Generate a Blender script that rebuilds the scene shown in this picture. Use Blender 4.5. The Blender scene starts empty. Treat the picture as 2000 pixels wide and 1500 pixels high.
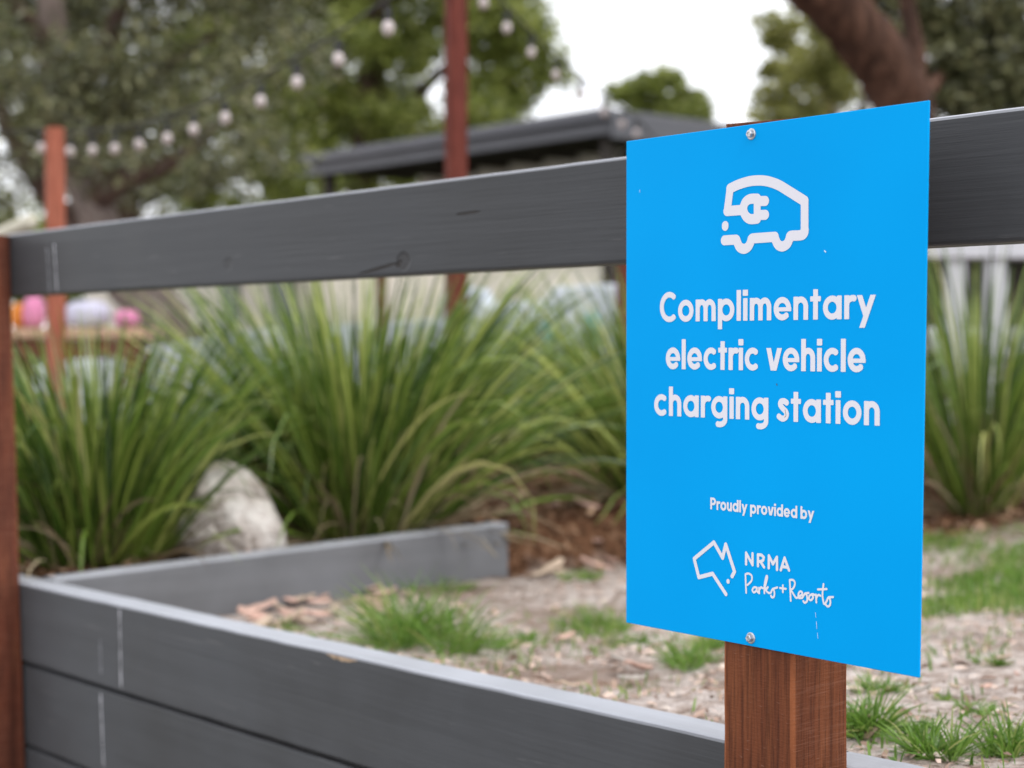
import bpy, bmesh, math, random
import numpy as np
from mathutils import Vector

# ------------------------------------------------------------------ camera, sky, sun, exposure
random.seed(7)
RNG = np.random.default_rng(11)
SC = bpy.context.scene
COL = SC.collection
FPX, PITCH, CAMZ = 3200.0, math.atan(78 / 3200.0), 1.0     # focal length in photo pixels (2000 wide)
CP, SP = math.cos(PITCH), math.sin(PITCH)

cam = bpy.data.cameras.new('camera')
cam.sensor_fit = 'HORIZONTAL'; cam.sensor_width = 36.0
cam.lens = FPX / 2000 * 36
cam.clip_start = 0.05; cam.clip_end = 2000
cam.dof.use_dof = True; cam.dof.focus_distance = 1.86; cam.dof.aperture_fstop = 3.6
camo = bpy.data.objects.new('camera', cam); COL.objects.link(camo)
camo.location = (0, 0, CAMZ); camo.rotation_euler = (math.pi / 2 - PITCH, 0, 0)
SC.camera = camo

SUN_EL, SUN_AZ = math.radians(50), math.radians(140)       # overcast: high, soft, behind the camera on the right
world = bpy.data.worlds.new('World'); SC.world = world; world.use_nodes = True
wn = world.node_tree; wn.nodes.clear()
out = wn.nodes.new('ShaderNodeOutputWorld'); bg = wn.nodes.new('ShaderNodeBackground')
sky = wn.nodes.new('ShaderNodeTexSky'); sky.sky_type = 'NISHITA'; sky.sun_disc = False
sky.sun_elevation = SUN_EL; sky.sun_rotation = SUN_AZ; sky.dust_density = 3; sky.air_density = 1.0
tc = wn.nodes.new('ShaderNodeTexCoord')
cl = wn.nodes.new('ShaderNodeTexNoise'); cl.inputs['Scale'].default_value = 2.2; cl.inputs['Detail'].default_value = 5
cr = wn.nodes.new('ShaderNodeValToRGB')                     # cloud cover: nearly closed everywhere
cr.color_ramp.elements[0].position = 0.25; cr.color_ramp.elements[0].color = (0.88, 0.88, 0.88, 1)
cr.color_ramp.elements[1].position = 0.65; cr.color_ramp.elements[1].color = (1, 1, 1, 1)
mx = wn.nodes.new('ShaderNodeMix'); mx.data_type = 'RGBA'
mx.inputs[7].default_value = (14.0, 14.2, 14.8, 1)
wn.links.new(tc.outputs['Generated'], cl.inputs['Vector'])
wn.links.new(cl.outputs['Fac'], cr.inputs['Fac'])
wn.links.new(cr.outputs['Color'], mx.inputs[0])
wn.links.new(sky.outputs['Color'], mx.inputs[6])
wn.links.new(mx.outputs[2], bg.inputs['Color'])
bg.inputs['Strength'].default_value = 0.12
wn.links.new(bg.outputs[0], out.inputs[0])

sun = bpy.data.lights.new('sun', 'SUN'); sun.energy = 1.5; sun.angle = math.radians(25); sun.color = (1, 0.96, 0.9)
suno = bpy.data.objects.new('sun', sun); COL.objects.link(suno)
sd = Vector((math.sin(SUN_AZ) * math.cos(SUN_EL), math.cos(SUN_AZ) * math.cos(SUN_EL), math.sin(SUN_EL)))
suno.rotation_euler = sd.to_track_quat('Z', 'Y').to_euler(); suno.location = (4, -5, 8)

vs = SC.view_settings
vs.view_transform = 'Standard'; vs.look = 'None'; vs.exposure = 0.0; vs.gamma = 1.0; vs.use_curve_mapping = False
SC.render.engine = 'CYCLES'
SC.cycles.use_denoising = True
SC.cycles.max_bounces = 6; SC.cycles.transparent_max_bounces = 4
SC.cycles.use_adaptive_sampling = False

# ------------------------------------------------------------------ geometry helpers
def ray(px, py):
    x = (px - 1000) / FPX; y = (py - 750) / FPX
    return np.array([x, CP - y * SP, -SP - y * CP])
def at(px, py, Y):
    d = ray(px, py); return d * (Y / d[1]) + np.array([0, 0, CAMZ])
def onz(px, py, z):
    d = ray(px, py); return d * ((z - CAMZ) / d[2]) + np.array([0, 0, CAMZ])
# fence frame: local X runs along the fence (towards the right, nearer end), local Y into the garden
UX = np.array([2680.0, -FPX]) / math.hypot(2680, FPX)
UY = np.array([-UX[1], UX[0]])
FROT = math.atan2(UX[1], UX[0])
FO = np.array([0.14179, 2.04144])                           # foot of the sign's left edge
def F(s, d, z=0.0):
    p = FO + UX * s + UY * d; return np.array([p[0], p[1], z])
def inv(p):
    q = np.asarray(p[:2]) - FO; return q @ UX, q @ UY
def onplane(px, py, d=0.0):                                 # pixel -> (s, z) on the upright plane local Y = d
    r = ray(px, py); t = (FO @ UY + d) / (r[:2] @ UY); p = r * t
    return (p[:2] - FO) @ UX, p[2] + CAMZ
def onside(px, py, s):                                      # pixel -> (d, z) on the upright plane local X = s
    r = ray(px, py); t = (FO @ UX + s) / (r[:2] @ UX); p = r * t
    return (p[:2] - FO) @ UY, p[2] + CAMZ

def fastmesh(name, V, faces_idx, n):
    """V (k,3) array, faces_idx (m,n) int array"""
    me = bpy.data.meshes.new(name)
    V = np.ascontiguousarray(V, dtype=np.float32); Fi = np.ascontiguousarray(faces_idx, dtype=np.int32)
    m = len(Fi)
    me.vertices.add(len(V)); me.vertices.foreach_set('co', V.ravel())
    me.loops.add(m * n); me.loops.foreach_set('vertex_index', Fi.ravel())
    me.polygons.add(m); me.polygons.foreach_set('loop_start', np.arange(0, m * n, n, dtype=np.int32))
    me.update(calc_edges=True); me.validate()
    return me
def link(name, me, mat, parent=None, smooth=False, loc=None):
    o = bpy.data.objects.new(name, me); COL.objects.link(o)
    if mat is not None and len(me.materials) == 0: me.materials.append(mat)
    if smooth: me.shade_smooth()
    if parent: o.parent = parent
    if loc is not None: o.location = loc
    return o
def tag(o, label=None, cat=None, group=None, kind=None):
    if label: o['label'] = label
    if cat: o['category'] = cat
    if group: o['group'] = group
    if kind: o['kind'] = kind
    return o
def empty(name, loc, rz, label, cat, group=None):
    o = bpy.data.objects.new(name, None); COL.objects.link(o); o.empty_display_size = 0.1
    o.location = loc; o.rotation_euler = (0, 0, rz)
    return tag(o, label, cat, group)
def pyd(name, V, Fc, mat, parent=None, smooth=False, loc=None):
    me = bpy.data.meshes.new(name); me.from_pydata([tuple(map(float, v)) for v in V], [], Fc); me.update()
    return link(name, me, mat, parent, smooth, loc)
def box8(name, P, mat, parent=None, bevel=0.003, seg=2, loc=None):
    """P: 8 corners, bottom 4 counter-clockwise then top 4"""
    bm = bmesh.new(); v = [bm.verts.new(tuple(map(float, p))) for p in P]
    for f in ((3, 2, 1, 0), (4, 5, 6, 7), (0, 1, 5, 4), (1, 2, 6, 5), (2, 3, 7, 6), (3, 0, 4, 7)):
        bm.faces.new([v[i] for i in f])
    bmesh.ops.recalc_face_normals(bm, faces=bm.faces)
    if bevel: bmesh.ops.bevel(bm, geom=bm.edges[:], offset=bevel, segments=seg, affect='EDGES', profile=0.5)
    me = bpy.data.meshes.new(name); bm.to_mesh(me); bm.free()
    return link(name, me, mat, parent, False, loc)
def box(name, x0, x1, y0, y1, z0, z1, mat, parent=None, bevel=0.003, seg=2):
    return box8(name, [(x0, y0, z0), (x1, y0, z0), (x1, y1, z0), (x0, y1, z0),
                       (x0, y0, z1), (x1, y0, z1), (x1, y1, z1), (x0, y1, z1)], mat, parent, bevel, seg)
def catmull(pts, n=6, closed=False):
    P = np.asarray(pts, float); R = []
    k = len(P)
    for i in range(k - 1):
        p0 = P[max(i - 1, 0)]; p1 = P[i]; p2 = P[i + 1]; p3 = P[min(i + 2, k - 1)]
        for t in np.linspace(0, 1, n, endpoint=False):
            R.append(0.5 * ((2 * p1) + (p2 - p0) * t + (2 * p0 - 5 * p1 + 4 * p2 - p3) * t * t + (3 * p1 - p0 - 3 * p2 + p3) * t ** 3))
    R.append(P[-1]); return np.array(R)
def tube_data(pts, rad, sides=8, wob=0.0, seed=0):
    P = np.asarray(pts, float); n = len(P); rad = np.broadcast_to(rad, n)
    T = np.gradient(P, axis=0); T /= np.linalg.norm(T, axis=1)[:, None] + 1e-9
    ref = np.array([0.3, 0.2, 0.93]) if abs(T[0][2]) < 0.9 else np.array([1.0, 0.1, 0])
    V = []; rr = np.random.default_rng(seed)
    for i in range(n):
        a = np.cross(T[i], ref); a /= np.linalg.norm(a); b = np.cross(T[i], a)
        for k in range(sides):
            an = 2 * math.pi * k / sides
            r = rad[i] * (1 + wob * (rr.random() - 0.5))
            V.append(P[i] + (a * math.cos(an) + b * math.sin(an)) * r)
    Fc = []
    for i in range(n - 1):
        for k in range(sides):
            k2 = (k + 1) % sides
            Fc.append((i * sides + k, i * sides + k2, (i + 1) * sides + k2, (i + 1) * sides + k))
    Fc.append(tuple(range(sides))[::-1]); Fc.append(tuple(range((n - 1) * sides, n * sides)))
    return V, Fc
def join_data(parts):
    V, Fc = [], []
    for v, f in parts:
        o = len(V); V += list(v); Fc += [tuple(i + o for i in q) for q in f]
    return V, Fc
def lathe(prof, sides=12):
    V = []; Fc = []
    for r, z in prof:
        for k in range(sides):
            a = 2 * math.pi * k / sides; V.append((r * math.cos(a), r * math.sin(a), z))
    for i in range(len(prof) - 1):
        for k in range(sides):
            k2 = (k + 1) % sides
            Fc.append((i * sides + k, i * sides + k2, (i + 1) * sides + k2, (i + 1) * sides + k))
    Fc.append(tuple(range(sides))[::-1]); Fc.append(tuple(range((len(prof) - 1) * sides, len(prof) * sides)))
    return V, Fc

# ------------------------------------------------------------------ materials
def srgb(r, g, b):
    f = lambda c: (c / 255 / 12.92) if c / 255 <= 0.04045 else ((c / 255 + 0.055) / 1.055) ** 2.4
    return (f(r), f(g), f(b), 1)
class NT:
    def __init__(s, name, rough=0.5, spec=0.5):
        s.m = bpy.data.materials.new(name); s.m.use_nodes = True; s.t = s.m.node_tree
        s.b = s.t.nodes['Principled BSDF']; s.b.inputs['Roughness'].default_value = rough
        s.b.inputs['Specular IOR Level'].default_value = spec
        s.o = s.t.nodes['Material Output']
        s._tc = None
    def n(s, typ, **kw):
        x = s.t.nodes.new(typ)
        for k, v in kw.items(): setattr(x, k, v)
        return x
    def l(s, a, b): s.t.links.new(a, b)
    def coord(s, scale=(1, 1, 1), rot=(0, 0, 0), loc=(0, 0, 0), src='Object'):
        if s._tc is None: s._tc = s.n('ShaderNodeTexCoord')
        mp = s.n('ShaderNodeMapping'); mp.inputs['Scale'].default_value = scale
        mp.inputs['Rotation'].default_value = rot; mp.inputs['Location'].default_value = loc
        s.l(s._tc.outputs[src], mp.inputs['Vector']); return mp.outputs['Vector']
    def noise(s, vec, scale=5, detail=4, rough=0.55, dist=0.0):
        x = s.n('ShaderNodeTexNoise'); x.inputs['Scale'].default_value = scale; x.inputs['Detail'].default_value = detail
        x.inputs['Roughness'].default_value = rough; x.inputs['Distortion'].default_value = dist
        s.l(vec, x.inputs['Vector']); return x.outputs['Fac']
    def ramp(s, fac, stops):
        r = s.n('ShaderNodeValToRGB'); e = r.color_ramp.elements
        while len(e) < len(stops): e.new(0.5)
        for i, (p, c) in enumerate(stops):
            e[i].position = p; e[i].color = c if len(c) == 4 else (*c, 1)
        s.l(fac, r.inputs['Fac']); return r.outputs['Color']
    def mix(s, fac, a, b, mode='MIX'):
        x = s.n('ShaderNodeMix', data_type='RGBA', blend_type=mode)
        for sock, v in ((x.inputs[0], fac), (x.inputs[6], a), (x.inputs[7], b)):
            if isinstance(v, bpy.types.NodeSocket): s.l(v, sock)
            else: sock.default_value = v
        return x.outputs[2]
    def math(s, op, a, b=0.0):
        x = s.n('ShaderNodeMath', operation=op)
        for sock, v in ((x.inputs[0], a), (x.inputs[1], b)):
            if isinstance(v, bpy.types.NodeSocket): s.l(v, sock)
            else: sock.default_value = v
        return x.outputs[0]
    def col(s, c):
        if isinstance(c, bpy.types.NodeSocket): s.l(c, s.b.inputs['Base Color'])
        else: s.b.inputs['Base Color'].default_value = c
        return s
    def rough(s, c): s.l(c, s.b.inputs['Roughness']); return s
    def bump(s, h, dist=0.002, strength=0.5):
        x = s.n('ShaderNodeBump'); x.inputs['Distance'].default_value = dist; x.inputs['Strength'].default_value = strength
        s.l(h, x.inputs['Height']); s.l(x.outputs['Normal'], s.b.inputs['Normal']); return s
    def translucent(s, colour, fac):
        t = s.n('ShaderNodeBsdfTranslucent'); m = s.n('ShaderNodeMixShader'); m.inputs[0].default_value = fac
        if isinstance(colour, bpy.types.NodeSocket): s.l(colour, t.inputs['Color'])
        else: t.inputs['Color'].default_value = colour
        s.l(s.b.outputs[0], m.inputs[1]); s.l(t.outputs[0], m.inputs[2]); s.l(m.outputs[0], s.o.inputs['Surface']); return s
    def island(s): return s.n('ShaderNodeNewGeometry').outputs['Random Per Island']

def plain(name, c, rough=0.5, spec=0.5, var=0.12, scale=6, bump=0.0):
    k = NT(name, rough, spec); v = k.coord()
    f = k.noise(v, scale, 5)
    d = tuple(x * (1 - var) for x in c[:3]) + (1,); e = tuple(min(1, x * (1 + var)) for x in c[:3]) + (1,)
    k.col(k.ramp(f, [(0.3, d), (0.7, e)]))
    if bump: k.bump(k.noise(v, scale * 6, 4), bump, 0.6)
    return k.m

def grey_paint(name, marks=(), g0=0.8, sheen_dust=True):
    """worn charcoal paint over timber, grain along local X; marks: dark scars (x, z, half length, half height, slant)"""
    k = NT(name, 0.45, 0.2)
    v = k.coord((1.2, 30, 30)); vf = k.coord((4, 160, 160)); vb = k.coord((2.2, 2.2, 2.2))
    g = k.noise(v, 1.0, 6, 0.6, 0.6); gf = k.noise(vf, 1.0, 4, 0.6); bl = k.noise(vb, 2.0, 4)
    base = k.ramp(bl, [(0.3, (0.066 * g0, 0.068 * g0, 0.072 * g0)), (0.7, (0.090 * g0, 0.094 * g0, 0.102 * g0))])
    base = k.mix(k.ramp(g, [(0.35, (0, 0, 0)), (0.8, (0.35, 0.35, 0.35))]), base, (0.122 * g0, 0.125 * g0, 0.134 * g0, 1))
    # fine pale scratches along the grain and chips
    sc_ = k.noise(k.coord((3, 90, 90), loc=(3, 1, 7)), 1.3, 2, 0.5, 1.2)
    base = k.mix(k.ramp(sc_, [(0.70, (0, 0, 0)), (0.77, (0.32, 0.32, 0.32))]), base, (0.24, 0.23, 0.23, 1))
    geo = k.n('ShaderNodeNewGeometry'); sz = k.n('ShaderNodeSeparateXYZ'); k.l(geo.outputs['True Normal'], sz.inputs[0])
    top = k.ramp(sz.outputs[2], [(0.34, (0, 0, 0)), (0.62, (1, 1, 1))])          # sky sheen painted pale on upper faces, plus fading and dust
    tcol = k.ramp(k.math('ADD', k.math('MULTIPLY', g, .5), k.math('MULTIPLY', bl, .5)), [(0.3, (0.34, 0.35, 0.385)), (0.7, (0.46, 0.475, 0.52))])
    if sheen_dust: base = k.mix(top, base, tcol)
    h = k.math('ADD', k.math('MULTIPLY', g, 0.7), k.math('MULTIPLY', gf, 0.5))
    if marks:
        sep = k.n('ShaderNodeSeparateXYZ'); k.l(k.coord(), sep.inputs[0])
        wob = k.math('MULTIPLY', k.math('SUBTRACT', k.noise(k.coord((40, 40, 120)), 1, 3), 0.5), 0.9)
        for (mx_, mz, hl, hh, sl, st) in marks:
            dx = k.math('SUBTRACT', sep.outputs[0], mx_)
            dz = k.math('SUBTRACT', k.math('SUBTRACT', sep.outputs[2], mz), k.math('MULTIPLY', dx, sl))
            e = k.math('ADD', k.math('POWER', k.math('DIVIDE', dx, hl), 2.0), k.math('POWER', k.math('DIVIDE', dz, hh), 2.0))
            e = k.math('ADD', e, wob)
            msk = k.ramp(e, [(0.55, (st, st, st)), (0.95, (0, 0, 0))])
            base = k.mix(msk, base, (0.022, 0.018, 0.016, 1))
            h = k.math('SUBTRACT', h, k.math('MULTIPLY', msk, 2.5))
    k.col(base); k.rough(k.ramp(bl, [(0.3, (0.36,) * 3), (0.7, (0.52,) * 3)]))
    k.bump(h, 0.0022, 0.7)
    return k.m

def brown_wood(name, c0, c1, c2, scale=1.0):
    """oiled hardwood, grain along local Z"""
    k = NT(name, 0.6, 0.15)
    v = k.coord((38 * scale, 38 * scale, 2.2)); vf = k.coord((190 * scale, 190 * scale, 9)); vb = k.coord((9, 9, 3.2))
    g = k.noise(v, 1, 6, 0.6, 1.2); gf = k.noise(vf, 1, 4, 0.65); bl = k.noise(vb, 1.4, 4)
    f = k.math('ADD', k.math('MULTIPLY', g, 0.55), k.math('MULTIPLY', bl, 0.45))
    c = k.ramp(f, [(0.30, c0), (0.50, c1), (0.70, c2)])
    c = k.mix(k.ramp(gf, [(0.35, (0.55,) * 3), (0.55, (0,) * 3)]), c, tuple(x * 0.35 for x in c0[:3]) + (1,))
    sp = k.noise(k.coord((60, 60, 260)), 1.6, 2)            # cross saw marks and pale flecks
    c = k.mix(k.ramp(sp, [(0.68, (0, 0, 0)), (0.8, (0.35,) * 3)]), c, (0.34, 0.20, 0.15, 1))
    nrm = k.n('ShaderNodeSeparateXYZ'); k.l(k._tc.outputs['Normal'], nrm.inputs[0])      # paler arrises
    ar = k.math('MULTIPLY', k.math('ABSOLUTE', nrm.outputs[0]), k.math('ABSOLUTE', nrm.outputs[1]))
    c = k.mix(k.math('MULTIPLY', k.ramp(ar, [(0.15, (0,) * 3), (0.3, (0.8,) * 3)]), k.ramp(bl, [(.4, (.1,) * 3), (.6, (.8,) * 3)])), c, tuple(min(1, x * 1.5) for x in c2[:3]) + (1,))
    saw = k.noise(k.coord((14, 14, 420)), 1.2, 3, .6, .8)                               # saw lines on the sawn side
    side = k.ramp(nrm.outputs[0], [(0.5, (0,) * 3), (0.9, (1,) * 3)])
    c = k.mix(k.math('MULTIPLY', side, k.ramp(saw, [(0.50, (0,) * 3), (0.70, (.28,) * 3)])), c, (0.30, 0.14, 0.09, 1))
    st = k.noise(k.coord((22, 22, 1.1), loc=(4, 2, 1)), 1, 3)
    c = k.mix(k.ramp(st, [(0.55, (0,) * 3), (0.7, (.7,) * 3)]), c, tuple(x * .5 for x in c0[:3]) + (1,))
    k.col(c); k.bump(k.math('ADD', k.math('ADD', gf, g), k.math('MULTIPLY', sp, 0.8)), 0.0012, 0.7)
    return k.m

def leafy(name, stops, rough=0.45, trans=0.25, spec=0.45):
    k = NT(name, rough, spec); c = k.ramp(k.island(), stops); k.col(c); k.translucent(c, trans); return k.m

def bark(name, c0, c1, c2, lean=0.0):
    k = NT(name, 0.85, 0.2)
    g = k.noise(k.coord((9, 9, 1.8), (0, lean, 0)), 1.2, 6, 0.65, 1.0); b = k.noise(k.coord((2, 2, 2)), 1.0, 4)
    k.col(k.ramp(k.math('ADD', k.math('MULTIPLY', g, 0.6), k.math('MULTIPLY', b, 0.4)), [(0.3, c0), (0.5, c1), (0.72, c2)]))
    k.bump(g, 0.06, 1.0); return k.m

M = {}
M['post'] = brown_wood('oiled_red_brown_timber', (0.070, 0.020, 0.010), (0.148, 0.044, 0.018), (0.225, 0.074, 0.029))
M['post_left'] = brown_wood('reddish_timber', (0.060, 0.019, 0.012), (0.125, 0.036, 0.020), (0.22, 0.075, 0.034))
M['far_post'] = brown_wood('red_brown_far_timber', (0.10, 0.022, 0.016), (0.145, 0.034, 0.024), (0.19, 0.05, 0.034), 0.5)
M['far_post_orange'] = brown_wood('faded_orange_timber', (0.29, 0.085, 0.05), (0.36, 0.115, 0.072), (0.42, 0.15, 0.095), 0.5)
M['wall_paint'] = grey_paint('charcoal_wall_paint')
M['lower_paint'] = grey_paint('charcoal_lower_board_paint', (), 0.74, False)
M['edge_paint'] = grey_paint('lit_face_grey_paint', (), 1.9)  # stronger light on the return board painted in as paler grey
# sign
k = NT('sign_blue', 0.45, 0.035)
bl = k.noise(k.coord((3, 3, 3)), 1.0, 2)
spk = k.noise(k.coord((210, 210, 210)), 1.0, 1)
c = k.ramp(bl, [(0.3, (0.000, 0.305, 0.735)), (0.7, (0.000, 0.34, 0.79))])
c = k.mix(k.ramp(spk, [(0.86, (0, 0, 0)), (0.88, (0.3,) * 3)]), c, (0.5, 0.65, 0.8, 1))
k.col(c); k.bump(k.noise(k.coord((2, 2, 2)), 1.5, 2), 0.001, 0.3); M['sign'] = k.m
M['print'] = plain('white_print', (0.70, 0.69, 0.745, 1), 0.5, 0.1, 0.02)
M['scratch'] = plain('scratch_white', (0.55, 0.70, 0.85, 1), 0.6, 0.2)
k = NT('galvanised_steel', 0.38, 0.5); k.b.inputs['Metallic'].default_value = 0.85
k.col(k.ramp(k.noise(k.coord((300, 300, 300)), 1, 3), [(0.3, (0.38, 0.38, 0.40)), (0.7, (0.66, 0.66, 0.68))])); M['steel'] = k.m
M['drip'] = plain('dried_paint_drip', (0.50, 0.50, 0.53, 1), 0.7, 0.2, 0.3, 30)
M['drip_dim'] = plain('dried_paint_smear', (0.26, 0.26, 0.28, 1), 0.7, 0.2, 0.3, 30)

# ------------------------------------------------------------------ ground
WALL_SL, WALL_Z = 0.0201, 0.5008
def wall_top(s): return WALL_Z + WALL_SL * s
RET_S = inv(onz(156, 1127, 0.462))[0]                       # plane of the return board's near face
RET_D1, RET_Z1 = onside(992, 1022, RET_S); RET_ZB = onside(995, 1136, RET_S)[1]
def vnoise(x, y, seed=0):
    r = np.random.default_rng(seed).random((64, 64))
    xi = np.floor(x).astype(int); yi = np.floor(y).astype(int); fx = x - xi; fy = y - yi
    fx = fx * fx * (3 - 2 * fx); fy = fy * fy * (3 - 2 * fy)
    g = lambda a, b: r[a % 64, b % 64]
    return (g(xi, yi) * (1 - fx) + g(xi + 1, yi) * fx) * (1 - fy) + (g(xi, yi + 1) * (1 - fx) + g(xi + 1, yi + 1) * fx) * fy
def soil_z(s, d):
    s = np.asarray(s, float); d = np.asarray(d, float)
    near = 0.455 + 0.018 * s                                  # follows the wall a little below its top
    drop = np.clip((d - 0.3) / 1.5, 0, 1)
    z = near - 0.075 * np.clip((0.5 - s) / 1.6, 0, 1) * np.clip((d - .1) / .5, .35, 1)
    z = z + 0.10 * np.clip((d - 2.2) / 1.6, 0, 1)            # mulch bed rises towards the tussocks
    bed = np.clip((RET_S - 0.02 - s) / 0.10, 0, 1)           # bed behind the return board is fuller
    z = z * (1 - bed) + (0.432 + 0.10 * np.clip((d - 1.2) / 2.0, 0, 1)) * bed
    n = (vnoise(s * 3.1 + 9, d * 3.1, 1) - 0.5) * 0.030 + (vnoise(s * 9 + 3, d * 9, 2) - 0.5) * 0.014 + (vnoise(s * 31, d * 31, 3) - 0.5) * 0.008
    fade = np.clip((16 - np.hypot(s, d)) / 8, 0, 1)
    return z * fade + 0.45 * (1 - fade) + n * fade
def ground_pt(px, py):
    """where the line of sight through a photo pixel meets the soil"""
    z = 0.45
    for _ in range(12):
        p = onz(px, py, z); z = float(soil_z(*inv(p)))
    return np.array([p[0], p[1], z])
def gridmesh(name, S, D, zf, mat):
    A, B = np.meshgrid(S, D, indexing='ij'); Z = zf(A, B)
    V = np.stack([A, B, Z], -1).reshape(-1, 3); n, m = len(S), len(D)
    i = np.arange(n - 1)[:, None] * m + np.arange(m - 1)[None]
    Fi = np.stack([i, i + m, i + m + 1, i + 1], -1).reshape(-1, 4)
    o = link(name, fastmesh(name, V, Fi, 4), mat, None, True)
    o.location = F(0, 0); o.rotation_euler = (0, 0, FROT); return o
k = NT('sandy_soil', 0.95, 0.1)
v1 = k.coord((1, 1, 1)); n1 = k.noise(v1, 2.3, 6, 0.6); n2 = k.noise(v1, 26, 5, 0.65); n3 = k.noise(v1, 130, 3, 0.6)
c = k.ramp(n2, [(0.30, (0.17, 0.115, 0.088)), (0.41, (0.50, 0.40, 0.345)), (0.57, (0.74, 0.655, 0.61))])
c = k.mix(k.ramp(n1, [(0.38, (0.75,) * 3), (0.52, (0,) * 3)]), c, (0.27, 0.185, 0.14, 1))
c = k.mix(k.ramp(n3, [(0.60, (0,) * 3), (0.72, (0.7,) * 3)]), c, (0.10, 0.065, 0.05, 1))
# bark mulch colour further into the bed (local Y), with a ragged edge
sep = k.n('ShaderNodeSeparateXYZ'); k.l(v1, sep.inputs[0])
e = k.math('SUBTRACT', k.math('MULTIPLY', k.math('MAXIMUM', k.math('SUBTRACT', sep.outputs[1], 1.9), 0.0), 0.42), k.math('ADD', sep.outputs[0], 2.05))
e = k.math('ADD', e, k.math('MULTIPLY', k.math('SUBTRACT', n1, 0.5), 0.5))
mul = k.ramp(k.math('ADD', e, 0.5), [(0.49, (0,) * 3), (0.56, (1,) * 3)])
mc = k.ramp(n2, [(0.3, (0.05, 0.024, 0.014)), (0.55, (0.19, 0.095, 0.052)), (0.75, (0.36, 0.22, 0.14))])
far = k.ramp(k.math('DIVIDE', sep.outputs[1], 30.0), [(0.22, (0,) * 3), (0.3, (1,) * 3)])
c = k.mix(mul, c, mc); c = k.mix(far, c, (0.09, 0.12, 0.045, 1))
k.col(c); k.bump(k.math('ADD', n2, k.math('MULTIPLY', n3, 0.6)), 0.03, 1.0); M['soil'] = k.m
S = np.concatenate([[-500, -150, -50, -20, -10, -6, -4], np.arange(-3.2, 3.0, 0.03), [3.5, 5, 8, 15, 40, 120, 500]])
D = np.concatenate([np.arange(0.176, 4.6, 0.03), [5, 6, 8, 12, 20, 40, 100, 250, 700]])
tag(gridmesh('ground', S, D, soil_z, M['soil']), kind='structure')
k = NT('path_concrete', 0.9, 0.2); v = k.coord()
k.col(k.ramp(k.noise(v, 14, 6), [(0.3, (0.20, 0.19, 0.18)), (0.7, (0.34, 0.33, 0.31))])); k.bump(k.noise(v, 90, 4), 0.004, 0.6); M['path'] = k.m
tag(gridmesh('path', np.linspace(-40, 40, 41), np.linspace(-40, 0.172, 31), lambda a, b: a * 0 - 0.02, M['path']), kind='structure')

# ------------------------------------------------------------------ fence: two posts and the grey rail
def sdp(px, py, d): return onplane(px, py, d)
RAIL_D0, RAIL_D1 = 0.1045, 0.150
nick = sdp(915, 416, RAIL_D0); knot = sdp(788, 510, RAIL_D0); split = sdp(742, 524, RAIL_D0); k3 = sdp(445, 515, RAIL_D0); k4 = sdp(125, 455, RAIL_D0)
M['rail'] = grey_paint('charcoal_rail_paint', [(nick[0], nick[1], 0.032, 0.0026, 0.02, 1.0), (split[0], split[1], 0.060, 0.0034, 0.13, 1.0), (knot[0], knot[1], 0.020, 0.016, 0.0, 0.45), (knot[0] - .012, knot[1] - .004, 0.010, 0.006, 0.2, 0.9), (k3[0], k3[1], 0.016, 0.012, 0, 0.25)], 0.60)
fence = empty('timber_fence', F(0, 0), FROT, 'timber fence with red-brown posts and one wide charcoal painted rail', 'fence')
ZT, ZB = 1.2505, 1.1085
def board(name, s0, s1, d0, d1, zb0, zt0, zb1, zt1, mat, parent, cuts=60, bev=0.004, seed=0, amp=0.0008):
    """long plank with slightly uneven edges, local coordinates"""
    rr = np.random.default_rng(seed); X = np.linspace(s0, s1, cuts + 1); V = []; Fc = []
    for i, x in enumerate(X):
        t = (x - s0) / (s1 - s0); zb = zb0 + (zb1 - zb0) * t; zt = zt0 + (zt1 - zt0) * t
        j = lambda a=amp: (rr.random() - 0.5) * 2 * a
        e0, e1 = j(), j(); b = bev
        ring = [(d0, zb + b), (d0, zt - b), (d0 + b * .35, zt - b * .35), (d0 + b, zt), (d1 - b, zt), (d1 - b * .35, zt - b * .35),
                (d1, zt - b), (d1, zb + b), (d1 - b * .35, zb + b * .35), (d1 - b, zb), (d0 + b, zb), (d0 + b * .35, zb + b * .35)]
        for q, (y, z) in enumerate(ring):
            V.append((x, y, z + (e1 if 1 <= q <= 6 else e0)))
    R = 12
    for i in range(cuts):
        for q in range(R):
            q2 = (q + 1) % R
            Fc.append((i * R + q, (i + 1) * R + q, (i + 1) * R + q2, i * R + q2))
    Fc.append(tuple(range(R))); Fc.append(tuple(range(cuts * R, (cuts + 1) * R))[::-1])
    o = pyd(name, V, Fc, mat, parent)
    return o
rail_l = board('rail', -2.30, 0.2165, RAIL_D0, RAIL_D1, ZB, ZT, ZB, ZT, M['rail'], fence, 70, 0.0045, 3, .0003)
rail_r = board('rail', 0.2185, 2.6, RAIL_D0, RAIL_D1, ZB, ZT, ZB, ZT, M['rail'], fence, 60, 0.0045, 4, .0003)
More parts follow.
